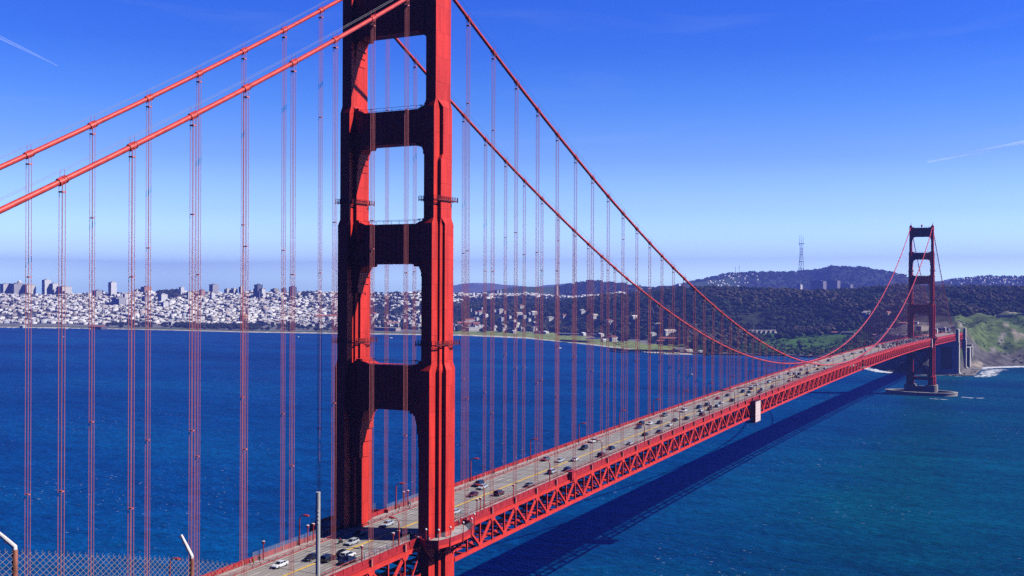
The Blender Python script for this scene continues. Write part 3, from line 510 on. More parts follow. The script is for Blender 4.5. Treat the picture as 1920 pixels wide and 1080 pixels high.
while y < 330:
    if n_t < 90: lane_tube(MB(), y).build('lane_tube', M_WHITE, ml)
    else: lane_tube(pm, y)
    y += 2.2; n_t += 1
tag(pm.build('lane_tube', M_WHITE, ml), kind='stuff')
for s in (-1, 1):
    a, b_ = sorted((s * 9.9, s * 13.2)); run(MB(), a, b_, .45, 1.0, DN, DS).build('sidewalk', M_WALK, BR)
    a, b_ = sorted((s * 9.55, s * 9.85)); mb = run(MB(), a, b_, .30, 1.05, DN, DS)
    a, b_ = sorted((s * 9.62, s * 9.78)); run(mb, a, b_, 1.62, 1.74, DN, 500)
    y = DN
    while y < 500: mb.box(a, b_, y, y + .14, zc(y) + 1.03, zc(y) + 1.64); y += 3.05
    mb.build('kerb_barrier', M_KERB, BR)
    a, b_ = sorted((s * 13.34, s * 13.46)); mb = run(MB(), a, b_, .95, 2.05, DN, DS)
    a, b_ = sorted((s * 13.28, s * 13.54)); run(mb, a, b_, 2.06, 2.20, DN, DS)
    y = DN
    while y < 900: mb.box(s * 13.40 - .16, s * 13.40 + .16, y, y + .30, zc(y) + .3, zc(y) + 2.28); y += 3.81
    mb.build('railing', M_RAIL, BR)
    a, b_ = sorted((s * 13.22, s * 13.60)); run(MB(), a, b_, .22, .93, DN, DS).build('fascia', M_RAIL, BR)
# floor beams and bottom bracing (dark, under the deck)
fb_ = MB(); y = DN
while y < DS:
    z = zc(y); fb_.box(-13.0, 13.0, y - .2, y + .2, z - 2.1, z + .24)
    if y < 700: fb_.bar((-13.4, y, z - 7.9), (13.4, y, z - 7.9), .5, .5)
    y += 7.62
for x in (-7, -3.5, 0, 3.5, 7): run(fb_, x - .2, x + .2, -.6, .23, DN, DS)
y = DN
while y < 700:
    for s in (-1, 1): fb_.bar((-13.3 * s, y, zc(y) - 7.8), (13.3 * s, y + 15.24, zc(y + 15.24) - 7.8), .4, .4)
    y += 15.24
for x in (-10.5, -5.2, 5.2, 10.5): run(fb_, x - .5, x + .5, -7.6, -7.2, DN, DS)  # lengthwise strips added to fill out the deck's shadow on the water
y = DN
while y < 700:
    for s in (-1, 1): fb_.bar((-13.3, y, zc(y) - (7.6 if s > 0 else 1.6)), (13.3, y, zc(y) - (1.6 if s > 0 else 7.6)), .35, .45)
    y += 15.24
fb_.build('floor_beams', M_STEEL, BR)

# stiffening trusses: chords, posts, diagonals
TB = -8.0
def laced(mb, p, q, w, near):
    p, q = Vector(p), Vector(q)
    if not near: return mb.bar(p, q, .55, w, ref=(1, 0, 0))
    d = (q - p).normalized(); nrm = d.cross(Vector((1, 0, 0))).normalized()
    for s in (-1, 1): mb.bar(p + nrm * s * (w / 2 - .1), q + nrm * s * (w / 2 - .1), .55, .2, ref=(1, 0, 0))
    n = int((q - p).length / .75); k = (q - p) / n
    for i in range(n):
        s = 1 if i % 2 else -1
        mb.bar(p + k * i + nrm * s * (w / 2 - .2), p + k * (i + 1) - nrm * s * (w / 2 - .2), .42, .09, ref=(1, 0, 0))
    return mb
def truss(s):
    T = empty('stiffening_truss', parent=BR); X = s * 13.95
    a, b_ = sorted((s * 13.62, s * 14.30))
    tc = MB()
    for (a0, b0) in ((DN, -9.), (9., 1272.), (1290., DS)):
        run(tc, a, b_, -.72, -.02, a0, b0)
        run(tc, min(a, b_) - .10, max(a, b_) + .10, -.02, .10, a0, b0)
        run(tc, min(a, b_) - .06, max(a, b_) + .06, -.86, -.74, a0, b0)
    tc.build('top_chord', M_STEEL, T)
    bc = MB()
    for (a0, b0) in ((DN, -9.), (9., 1272.), (1290., DS)):
        run(bc, a, b_, TB - .45, TB + .45, a0, b0); run(bc, min(a, b_) - .08, max(a, b_) + .08, TB - .53, TB - .47, a0, b0)
    bc.build('bottom_chord', M_STEEL, T)
    # node k at y = 17.1 + 7.62 k (k even: top node where two diagonals meet)
    posts, diags = [], []
    for base, k0, k1 in ((16.3, 0, 165), (-16.3, -44, 1), (1297., 0, 75)):
        for k in range(k0, k1):
            y = base + 7.62 * k
            if y < DN or y > DS: continue
            posts.append((y, k % 2 == 0))
            y2 = y + 7.62
            if k + 1 < k1 or base > 0:
                diags.append(((y, -.8), (y2, TB + .45)) if k % 2 == 0 else ((y, TB + .45), (y2, -.8)))
    vis = lambda y: abs(y + 20) + (5000 if y < -70 else 0)
    posts.sort(key=lambda p: vis(p[0])); diags.sort(key=lambda d: vis(d[0][0]))
    rest = MB(); rest2 = MB()
    for n, (y, top) in enumerate(posts):
        mb = rest if (n >= 48 or s < 0) else MB()
        z = zc(y); mb.bar((X, y, z + TB + .4), (X, y, z - .8), .5, .40, ref=(0, 1, 0))
        if y < 420:
            gz = -.9 if top else TB + .55
            pl = [(X + s * .36, y - 1.5, z + gz), (X + s * .36, y + 1.5, z + gz), (X + s * .36, y + .6, z + gz + (-1.1 if top else 1.1)), (X + s * .36, y - .6, z + gz + (-1.1 if top else 1.1))]
            pl2 = [(p[0] - s * .06, p[1], p[2]) for p in pl]
            mb.add(pl + pl2, [(0, 1, 2, 3), (7, 6, 5, 4), (0, 4, 5, 1), (1, 5, 6, 2), (2, 6, 7, 3), (3, 7, 4, 0)])
        if mb is not rest: mb.build('post', M_STEEL, T)
    for n, ((y0, a0), (y1, a1)) in enumerate(diags):
        mb = rest2 if (n >= 72 or s < 0) else MB()
        down = a0 > a1
        laced(mb, (X, y0, zc(y0) + a0), (X, y1, zc(y1) + a1), .85 if not down else .70, (not down) and n < 60 and s > 0)
        if mb is not rest2: mb.build('diagonal', M_STEEL, T)
    tag(rest.build('post', M_STEEL, T), kind='stuff'); tag(rest2.build('diagonal', M_STEEL, T), kind='stuff')
    return T
truss(1); truss(-1)

# towers
def plan(xc, w, k=1.):
    (a, A_), (b, B_), (c, C_) = w
    q = [(c, C_), (b, C_), (b, B_), (a, B_), (a, A_)]
    pts = []
    q1 = [(x, y) for x, y in q]                                   # +x +y quadrant, from the side towards the end
    pts += q1 + [(-x, y) for x, y in reversed(q1)] + [(-x, -y) for x, y in q1] + [(x, -y) for x, y in reversed(q1)]
    return pts
T4 = ((1.65, 6.7), (2.65, 3.3), (3.8, 1.66)); T3 = ((1.62, 5.65), (2.2, 2.5), (2.85, 1.0))
T2B = ((1.55, 4.75), (2.5, 2.6), (2.52, 2.4)); T2A = ((1.55, 4.75), (2.5, 1.55), (2.52, 1.35)); T1 = ((1.55, 3.9), (1.56, 3.0), (1.57, 2.0))
TBASE = ((2.6, 7.8), (3.6, 4.4), (4.8, 2.6))
def tower(Y0, base_z):
    T = empty('tower', (0, Y0, 0), parent=BR)
    zs = [(base_z, TBASE), (base_z + 11, TBASE), (base_z + 13, T4), (119.8, T4), (121.6, T3), (159.2, T3), (160.8, T2B), (176.5, T2B), (178., T2A), (190.6, T2A), (192.6, T1), (225.6, T1), (226.6, ((1.3, 3.5), (1.31, 2.8), (1.32, 1.8)))]
    for s in (-1, 1):
        lg = MB().loft([[(s * HX + x, y, z) for x, y in plan(0, w)] for z, w in zs]).build('leg', M_TOW, T)
        sd = MB(); sd.box(s * HX - .8, s * HX + .8, -3.0, 3.0, 226.55, 227.4); sd.lathe([(1.0, 0), (1.0, .9), (.35, 1.6), (.3, 3.4), (.45, 3.5), (.45, 4.0), (0.05, 4.3)], (s * HX, 0, 226.5), 10)
        sd.build('saddle_housing', M_TOW, lg)
        for zk, (w_, d_) in ((165.4, (2.6, 4.8)), (126.5, (2.9, 5.7))):
            c = MB()
            for dz in (.0, .55, 1.1):
                th = .14 if dz == 0 else .06
                x0, x1 = s * HX - w_ - .33, s * HX + w_ + .33
                for q in (-1, 1):
                    c.box(x0, x1, q * (d_ + .28) - th, q * (d_ + .28) + th, zk + dz, zk + dz + (.22 if dz == 0 else .07))
                    c.box(s * HX + q * (w_ + .28) - th, s * HX + q * (w_ + .28) + th, -d_ - .28, d_ + .28, zk + dz + .011, zk + dz + (.231 if dz == 0 else .081))
            n = 9
            for i in range(n + 1):
                yy = -d_ - .28 + (2 * d_ + .9) * i / n
                for q in (-1, 1): c.box(s * HX + q * (w_ + .28) - .07, s * HX + q * (w_ + .28) + .07, yy - .07, yy + .07, zk - .25, zk + 1.15)
            for i in range(5):
                xx = s * HX - w_ - .33 + (2 * w_ + 1.0) * i / 4
                for q in (-1, 1): c.box(xx - .07, xx + .07, q * (d_ + .28) - .07, q * (d_ + .28) + .07, zk - .25, zk + 1.15)
            c.build('catwalk', mat('catwalk_paint', (.20, .022, .022), .6), lg)
    def strut(lo, hi, half, wl, brk, hb):
        # clear opening corners step outwards below the strut; wl = half width of the leg here
        xi = HX - wl
        k = brk / 12.8
        st = [(xi + 1.0, lo - 12.8 * k), (xi - .2, lo - 12.8 * k), (xi - .2, lo - 8.9 * k), (xi - .45, lo - 8.9 * k), (xi - .45, lo - 5.6 * k), (xi - .85, lo - 5.6 * k), (xi - .85, lo - 3.7 * k), (xi - 1.55, lo - 1.2 * k), (xi - 2.0, lo - 1.2 * k), (xi - 2.0, lo - .75), (xi - 3.0, lo - .75), (xi - 3.3, lo)]
        up = [(xi + 1.0, hi + hb), (xi - .5, hi + hb), (xi - .5, hi + hb * .55), (xi - 1.6, hi + hb * .35), (xi - 2.6, hi + .01)]
        poly = [(-x, z) for x, z in st] + [(x, z) for x, z in reversed(st)] + up + [(-x, z) for x, z in reversed(up)]
        mb = MB().prism_y(poly, -half, half)
        # cornice bands and the upright flutes
        for z0, z1, p in ((hi - .5, hi - .05, .22), (lo + .05, lo + .7, .22), (lo + .9, lo + 1.15, .12)):
            for q in (-1, 1): mb.box(-xi + .3, xi - .3, min(q * half, q * (half + p)), max(q * half, q * (half + p)), z0, z1)
        nf = 13
        for i in range(nf):
            x = (i - (nf - 1) / 2) * (2 * xi - 2.2) / nf
            for q in (-1, 1): mb.box(x - .38, x + .38, min(q * half, q * (half + .13)), max(q * half, q * (half + .13)), lo + 1.3, hi - .7)
        o = mb.build('cross_strut', M_TOW, T)
        r = MB()
        for q in (-1, 1):
            r.tube([(-xi + .5, q * half * .8, hi + 1.1), (xi - .5, q * half * .8, hi + 1.1)], .05, 5)
            for i in range(9): x = -xi + .7 + (2 * xi - 1.4) * i / 8; r.tube([(x, q * half * .8, hi - .02), (x, q * half * .8, hi + 1.12)], .04, 4)
        for q in (-1, 1): r.box(q * (xi - 3) - .5, q * (xi - 3) + .5, -.5, .5, hi - .01, hi + .1); r.tube([(q * (xi - 3), 0, hi), (q * (xi - 3), 0, hi + 1.5)], .08, 5); r.box(q * (xi - 3) - .6, q * (xi - 3) + .6, -.05, .05, hi + 1.3, hi + 1.5)
        r.build('handrail', M_DARK, o)
    strut(211.6, 224.0, 2.3, 1.55, 7.5, 1.6); strut(181.2, 190.4, 2.4, 2.5, 7.0, 1.6); strut(148.4, 159.3, 2.6, 2.85, 8.0, 1.4); strut(108.4, 120.6, 2.9, 3.8, 14., 1.4)
    tag_b = MB().lathe([(.5, 0), (.5, 1.4), (1.1, 1.8), (1.2, 3.2), (.8, 4.0), (.1, 4.4)], (0, 0, 224.02), 10).build('beacon', M_TOW, T)
    # below the roadway: portal strut and crossed braces
    mb = MB(); xi = HX - 3.4
    for z0, z1 in ((57, 61.5), (19.5, 24.0)): mb.box(-xi, xi, -2.2, 2.2, z0, z1)
    for zz in ((24.1, 56.9),):
        zm = .5 * (zz[0] + zz[1])
        for q in (-1, 1):
            mb.bar((-xi * q, 0, zz[0] + 1), (xi * q, .01, zz[1] - 1), 3.2 + .02 * q, 2.3, ref=(0, 1, 0))
    mb.build('cross_bracing', M_TOW, T)
    return T
TN = tower(0, 8.); TS = tower(L_MAIN, 13.2)

# cables with hand ropes; bands; suspender ropes
def cable_pts(x, a, b, step, up=0.): return [(x, y, zcable(y) + up) for y in ys(a, b, step)]
for s in (-1, 1):
    mb = MB()
    mb.tube(cable_pts(s * HX, Y_N, 0, 7.62), .50, 10); mb.tube(cable_pts(s * HX, 0, L_MAIN, 7.62), .50, 10); mb.tube(cable_pts(s * HX, L_MAIN, Y_S, 10), .50, 8)
    c = mb.build('main_cable', M_CABLE, BR, smooth=True)
    r = MB()
    for e in (-.55, .55): r.tube(cable_pts(s * HX + e, -343, -3, 15.24, 1.75), .030, 4, cap=False); r.tube(cable_pts(s * HX + e, 3, 900, 15.24, 1.75), .030, 4, cap=False)
    r.build('hand_rope', M_WIRE, c)
sus = []
for s in (-1, 1):
    for k in range(1, 84): sus.append((s, k * SP + (1.1 if k * SP < 640 else -1.1), k))
    for k in range(1, 21): sus.append((s, -k * SP - .57, -k))
    for k in range(1, 22): sus.append((s, L_MAIN + k * SP + .57, 100 + k))
def key(t_):
    s, y, k = t_
    d = math.hypot(s * HX - CAM.x, y - CAM.y); l = max(zcable(y) - zc(y), .5)
    return -(l / d / d) if y > -140 else 1
sus.sort(key=key)
restS, restB = MB(), MB()
for n, (s, y, k) in enumerate(sus):
    zb, zt_ = zc(y) + .1, zcable(y)
    if zt_ - zb < 1.0: continue
    own = n < 96
    mb = MB() if own else restS
    x = s * HX; near = y < 420
    for ex in (-.40, .40):
        for ey in (-.30, .30):
            if near:
                mb.tube([(x + ex, y + ey, zb - .3), (x + ex, y + ey, zt_ - 1.8), (x + ex * 1.15, y + ey * 1.1, zt_ + .2)], .054, 6, cap=False)
            else: mb.tube([(x + ex, y + ey, zb - .3), (x + ex, y + ey, zt_)], .047 if y < 620 else .017, 4, cap=False)
    if near and zt_ - zb > 3:
        mb.cbox((x, y, zt_ - 1.9), 1.02, .80, .24)
        for q in range(1, int((zt_ - zb) / 45) + 1): mb.cbox((x, y, zb + q * 42. - (k % 3) * 6), .98, .36, .22)
    if near: mb.cbox((x, y, zb + 1.0), .95, .40, 1.9)
    o = mb.build('suspender', M_ROPE, BR) if own else None
    # cable band
    e = .001 if y == 0 else 0
    p0, p1 = Vector((x, y - .75, zcable(y - .75))), Vector((x, y + .75, zcable(y + .75)))
    bd = MB() if own else restB
    bd.tube([p0, p1], .59, 10)
    if near:
        d = (p1 - p0).normalized()
        for f in (0, 1): pp = p0.lerp(p1, f); bd.tube([pp - d * .09, pp + d * .07], .66, 10)
        up = d.cross(Vector((1, 0, 0))).normalized(); up = up if up.z > 0 else -up
        bd.bar(p0 + up * .62, p1 + up * .62, .26, .16); bd.bar(p0 - up * .62, p1 - up * .62, .26, .16)
        for ex in (-.55, .55): bd.tube([(x + ex, y, zcable(y) + .3), (x + ex, y, zcable(y) + 1.85)], .045, 4)
    if own: bd.build('cable_band', M_CABLE, o, smooth=False)
tag(restS.build('suspender', M_ROPE, BR), kind='stuff'); tag(restB.build('cable_band', M_CABLE, BR), kind='stuff')

# bays that carry the walkway round each tower leg, with net fence
def bay(s, Y0, near):
    z = zc(Y0) + 1.0
    out = [(12.4, -8.6), (17.4, -11.6), (20.6, -10.6), (21.7, -6.5), (21.9, 0), (21.5, 5.2), (19.4, 10.6), (16.0, 14.2), (12.4, 15.4)]
    if s < 0: out = [(-x, y) for x, y in reversed(out)]
    P = [(x, y + Y0) for x, y in out]
    o = MB().prism_z(P, z - .9, z - .02).build('tower_bay', M_STEEL, BR)
    fl = MB().prism_z([(p[0] * .985, p[1]) for p in P], z - .019, z + .02).build('bay_floor', M_WALK, o)
    rl = MB()
    for a, b_ in zip(P[:-1], P[1:]):
        rl.bar((a[0], a[1], z + .6), (b_[0], b_[1], z + .6), .10, 1.15); rl.bar((a[0], a[1], z + 1.25), (b_[0], b_[1], z + 1.25), .22, .12)
    for a in P: rl.box(a[0] - .14, a[0] + .14, a[1] - .14, a[1] + .14, z - .9, z + 1.4)
    rl.build('bay_railing', M_RAIL, o)
    if near:
        nt_ = MB()
        for a, b_ in zip(P[:-1], P[1:]): nt_.add([(a[0] * .99, a[1], z + 1.3), (b_[0] * .99, b_[1], z + 1.3), (b_[0] * .99, b_[1], z + 3.1), (a[0] * .99, a[1], z + 3.1)], [(0, 1, 2, 3)])
        nt_.build('net_fence', M_NET, o)
        for a in P[1:-1:2]: MB().bar((a[0] * .98, a[1], z - .9), (s * 15.5, Y0 + (a[1] - Y0) * .4, z - 6.0), .35, .45).build('bay_bracket', M_STEEL, o)
    return P, z
PW, ZW = bay(1, 0, True); PE, ZE = bay(-1, 0, True); bay(1, L_MAIN, False); bay(-1, L_MAIN, False)
# net fence on posts along the outer edge of the footways near the tower
M_POSTP = mat('pale_post', (.55, .52, .52), .5)
for (x, a, b_) in ((-13.1, -43, -11), (-13.1, 16, 40), (12.0, -32, -11), (12.0, 15, 26)):
    nf = MB(); np_ = MB()
    for y0, y1 in zip(ys(a, b_, 3.05)[:-1], ys(a, b_, 3.05)[1:]):
        nf.add([(x, y0, zc(y0) + 1.0), (x, y1, zc(y1) + 1.0), (x, y1, zc(y1) + 3.4), (x, y0, zc(y0) + 3.4)], [(0, 1, 2, 3)])
    q = nf.build('net_fence', M_NET, BR)
    for y0 in ys(a, b_, 3.05): MB().tube([(x + .03, y0, zc(y0) + .9), (x + .03, y0, zc(y0) + 3.45)], .045, 5).build('fence_post', M_POSTP, q)

# pier and oval fender of the far tower
pr = MB()
for s in (-1, 1): pr.prism_z([(s * HX + x * 1.25, y * 1.15 + L_MAIN) for x, y in [(-5.5, -7.2), (-3.4, -9), (3.4, -9), (5.5, -7.2), (5.5, 7.2), (3.4, 9), (-3.4, 9), (-5.5, 7.2)]], 4.0, 13.3)
pr.box(-8, 8, L_MAIN - 7.4, L_MAIN + 7.4, 3.9, 11.0)
pr.box(-3.2, -1.6, L_MAIN - 10.2, L_MAIN - 7.3, 1.0, 13.0)
pier = thing('tower_pier', 'stepped concrete pier under the far red tower', 'pier', (0, 0, 0)); o = pr.build('pier_block', M_CONC, pier)
fd = MB(); n = 72; ro = []
for (rx, ry, z) in ((45.6, 24.0, -6), (45.6, 24.0, 3.6), (46.2, 24.6, 3.7), (46.2, 24.6, 4.6), (41.2, 20.6, 4.6), (41.2, 20.6, 1.2)):
    ro.append([(rx * math.cos(2 * math.pi * j / n), L_MAIN + ry * math.sin(2 * math.pi * j / n), z) for j in range(n)])
fd.loft(ro); ff = thing('fender', 'oval concrete fender wall ringing the pier of the far tower', 'fender'); fd.build('fender_wall', mat('fender_concrete', (.42, .40, .37), .9, var=.25, scale=.15), ff)

# concrete pylons beyond the far tower, the arch between them, and the buttress
def pylon(name, label, Y0, th, top, z0, win):
    p = thing(name, label, 'pylon', (0, 0, 0)); mb = MB()
    zd = zc(Y0) - 9.3
    for s in (-1, 1):
        a, b_ = sorted((s * 9.0, s * 19.0)); mb.box(a, b_, Y0 - th / 2, Y0 + th / 2, z0, zd)
        a, b_ = sorted((s * 14.4, s * 18.8)); mb.box(a, b_, Y0 - th / 2 + .3, Y0 + th / 2 - .3, zd - .1, top)
        a, b_ = sorted((s * 14.9, s * 18.3)); mb.box(a, b_, Y0 - th / 2 + 1.2, Y0 + th / 2 - 1.2, top - .1, top + 1.6)
        a, b_ = sorted((s * 18.9, s * 19.7)); mb.box(a, b_, Y0 - th / 2 + 1.5, Y0 + th / 2 - 1.5, z0, zd - 2)
    mb.box(-9.05, 9.05, Y0 - th / 2 + .2, Y0 + th / 2 - .2, win, zd - .2)
    mb.box(-9.05, 9.05, Y0 - th / 2 + .2, Y0 + th / 2 - .2, z0, 9.5)
    mb.box(-20.5, 21.5, Y0 - th / 2 - 1.6, Y0 + th / 2 + 1.6, z0, 3.5)
    mb.build('pylon_wall', M_CONCP, p)
    if win > 45: MB().box(-9.0, 9.0, Y0 + th / 2 - 2.2, Y0 + th / 2 - 1.2, 9.45, win + .1).build('opening_infill', mat('weathered_brick', (.26, .155, .10), .95, var=.55, scale=.28, stretch=(1, 1, 1.6), bump=.4), p)
    return p
pylon('bridge_pylon', 'tall pale concrete pylon with a window opening, at the end of the side span', 1652., 15., 74.2, -4, 46)
pylon('bridge_pylon', 'second concrete pylon behind the first, on the shore beyond the brick fort', 1800., 12., 71.5, -4, 40)
ar = MB()
for s in (-1, 1):
    pts = [(s * 12.5, 1660 + 134 * i / 24, 14 + 40 * math.sin(math.pi * i / 24)) for i in range(25)]
    ar.tube(pts, .9, 4); ar.tube([(p[0], p[1], p[2] - 5.) for p in pts], .7, 4)
    for i in range(1, 24): ar.bar((pts[i][0], pts[i][1], pts[i][2] - 5), (pts[i][0], pts[i][1], zc(pts[i][1]) - 8), .7, .7, ref=(1, 0, 0)); ar.bar((pts[i][0], pts[i][1], pts[i][2] - 5), pts[i - 1], .4, .4)
ar.build('fort_arch', M_STEEL, BR)
bt = thing('buttress', 'pale concrete buttress wall at the foot of the green bluff', 'buttress'); mb = MB()
mb.box(13, 24, 1822, 1850, -3, 37); mb.box(10, 21.5, 1850.1, 1872, -3, 38); mb.box(12.2, 25, 1856, 1866, 38.02, 41.5); mb.box(14, 24.8, 1872.1, 1890, -3, 36)
mb.build('buttress_wall', mat('buttress_concrete', (.56, .53, .46), .9, var=.15, scale=.1), bt)

# ------------------------------------------------------------------ lamps on the bridge
M_LAMP = mat('lamp_paint', (.52, .045, .035), .5); M_LENS = mat('lamp_lens', (.75, .62, .35), .3); M_CAP = mat('lamp_white_cap', (.80, .76, .74), .5)
LAMP0 = None
def street_lamp(s, y, label):
    global LAMP0
    if LAMP0 is None:
        LAMP0 = thing('street_lamp', label, 'street lamp', group='street lamps along the bridge')
        p = MB(); p.tube([(0, 0, 0), (0, 0, 6.7), (.12, 0, 7.3), (.5, 0, 7.8), (1.1, 0, 8.0), (1.9, 0, 8.0)], [.21, .17, .15, .14, .13, .13], 8); p.tube([(0, 0, 0), (0, 0, .9)], .26, 8)
        p.build('pole', M_LAMP, LAMP0)
        h = MB(); h.loft([[(x, y_ * w, z + 8.0) for y_, z in ((-1, .02), (-.6, .26), (.6, .26), (1, .02), (.8, -.16), (-.8, -.16))] for x, w in ((1.4, .2), (1.65, .44), (2.7, .48), (3.0, .25))])
        hd = h.build('lamp_head', M_LAMP, LAMP0)
        MB().lathe([(.02, -.36), (.2, -.3), (.27, -.16)], (2.2, 0, 8.0), 10).build('lamp_lens', M_LENS, hd)
        o = LAMP0
    else: o = copy_tree(LAMP0)
    o['label'] = label
    o.location = (s * 12.9, y, zc(y) + .95); o.rotation_euler = (0, 0, math.pi if s > 0 else 0)
for s, y0, k0, k1, side in ((-1, 20.6, -2, 27, 'far, bay'), (1, 28.4, -2, 27, 'near, ocean')):
    n = 0
    for k in range(k0, k1):
        y = y0 + 45.72 * k
        if s > 0 and y < -30: continue
        if y < 0: lab = f"red street lamp at the {side} side footway, {'nearest the bottom edge' if (k == -2) else 'just before the big tower'}"
        else:
            n += 1; lab = f'red street lamp, {ordinal(n)} one past the big tower on the {side} side'
        street_lamp(s, y, lab)
SL0 = None
def small_lamp(x, y, z, h, label, group, slim=False):
    global SL0
    key_ = 'slim' if slim else 'std'
    if SL0 is None: SL0 = {}
    if key_ not in SL0:
        o = SL0[key_] = thing('footway_lamp' if not slim else 'globe_lamp', label, 'lamp post', group=group)
        r = .11 if slim else .15
        MB().tube([(0, 0, 0), (0, 0, h)], [r, r * .9], 8).build('post', M_LAMP, o)
        if slim: MB().lathe([(.05, 0), (.24, .1), (.30, .32), (.22, .54), (.04, .64)], (0, 0, h), 12).build('globe', M_CAP, o, smooth=True)
        else:
            MB().lathe([(.15, 0), (.36, .10), (.40, .45), (.40, .60)], (0, 0, h), 12).build('lamp_hood', M_LAMP, o)
            MB().lathe([(.42, .0), (.40, .10), (.10, .18)], (0, 0, h + .61), 12).build('white_cap', M_CAP, o)
    else: o = copy_tree(SL0[key_])
    o.location = (x, y, z); o['label'] = label; o['group'] = group
G2 = 'short posts with white caps beside the tower'
for x, y, w in ((-12.2, -40.2, 'standing alone at the lower left by two walkers'), (-12.4, -22.3, 'nearer of the pair left of the big tower'), (-12.2, -20.2, 'farther of the pair left of the big tower'), (-12.4, 20.6 + 3.4, 'left of the pair seen between the tower legs'), (-12.3, 20.6 + 5.6, 'right of the pair seen between the tower legs'),
                (12.4, -33.0, 'alone on the near rail by the blue pickup'), (12.4, -19.2, 'left of the pair before the tower bay'), (12.4, -16.6, 'right of the pair before the tower bay'), (12.4, 25.0, 'left of the pair just past the tower bay'), (12.4, 27.0, 'right of the pair just past the tower bay'), (12.6, 48., 'single one on the near rail beyond the tower bay')):
    small_lamp(x, y, zc(y) + .98, 4.0, 'short red post with white cap, ' + w, G2)
for i, (p, w) in enumerate(zip(PW[1:7], ('first from the left', 'second from the left', 'third from the left', 'fourth from the left', 'fifth from the left', 'farthest round the corner'))):
    small_lamp(p[0] * 1.008, p[1], ZW - 1.2, 5.0, f'slim red post with white globe on the near tower bay rail, {w}', 'globe posts on the tower bays', True)
for i, (p, w) in enumerate(zip(PE[3:8:2], ('outermost', 'middle', 'innermost'))):
    small_lamp(p[0] * 1.008, p[1], ZE - 1.2, 5.0, f'slim dark post on the shaded far tower bay, {w}', 'globe posts on the tower bays', True)

# ------------------------------------------------------------------ vehicles
PAINT = {'white': (.80, .80, .80), 'silver': (.50, .53, .58), 'grey': (.16, .17, .19), 'black': (.012, .012, .016), 'navy': (.012, .022, .085), 'maroon': (.115, .010, .014), 'red': (.42, .012, .012)}
M_GLASS = mat('car_glass', (.012, .015, .02), .08, spec=.6); M_TYRE = mat('tyre', (.015, .015, .015), .8); M_RIM = mat('rim', (.45, .45, .46), .35, metal=.8)
M_HEAD = mat('headlight_glass', (.78, .78, .76), .1); M_TAIL = mat('tail_lamp', (.35, .01, .01), .25)
SHAPE = {  # length, half width, lower-body stations (x, zbot, ztop, k) nose at +x; cabin (x rear bottom, rear top, front top, front bottom, roof height)
    'sedan': (4.6, .90, [(-2.3, .42, .82, .80), (-2.22, .30, .98, .94), (-1.4, .24, 1.0, 1), (.9, .24, .95, 1), (1.9, .26, .80, .96), (2.22, .34, .66, .86), (2.3, .42, .58, .7)], (-1.75, -1.0, .35, 1.15, 1.45)),
    'hatchback': (4.3, .88, [(-2.15, .42, .90, .84), (-2.08, .30, 1.02, .95), (-1.2, .24, 1.0, 1), (.9, .24, .95, 1), (1.75, .26, .80, .96), (2.08, .34, .66, .86), (2.15, .42, .58, .7)], (-2.0, -1.45, .30, 1.2, 1.50)),
    'suv': (4.8, .96, [(-2.4, .50, 1.02, .88), (-2.34, .38, 1.14, .97), (-1.2, .34, 1.12, 1), (1.0, .34, 1.08, 1), (2.0, .36, .98, .97), (2.32, .42, .80, .9), (2.4, .5, .7, .8)], (-2.32, -2.0, .35, 1.15, 1.78)),
    'van': (5.2, 1.0, [(-2.6, .5, 1.1, .95), (-2.55, .38, 1.2, 1), (-1.2, .34, 1.2, 1), (1.2, .34, 1.15, 1), (2.2, .36, 1.0, .97), (2.5, .42, .8, .9), (2.6, .5, .7, .8)], (-2.52, -2.4, .9, 1.75, 2.1)),
    'pickup': (5.5, .98, [(-2.75, .52, 1.02, .94), (-2.70, .42, 1.08, .98), (-1.0, .38, 1.08, 1), (1.1, .38, 1.08, 1), (2.3, .40, 1.0, .97), (2.66, .46, .82, .9), (2.75, .54, .72, .8)], (-.85, -.65, .55, 1.25, 1.80)),
}
CARP = {}
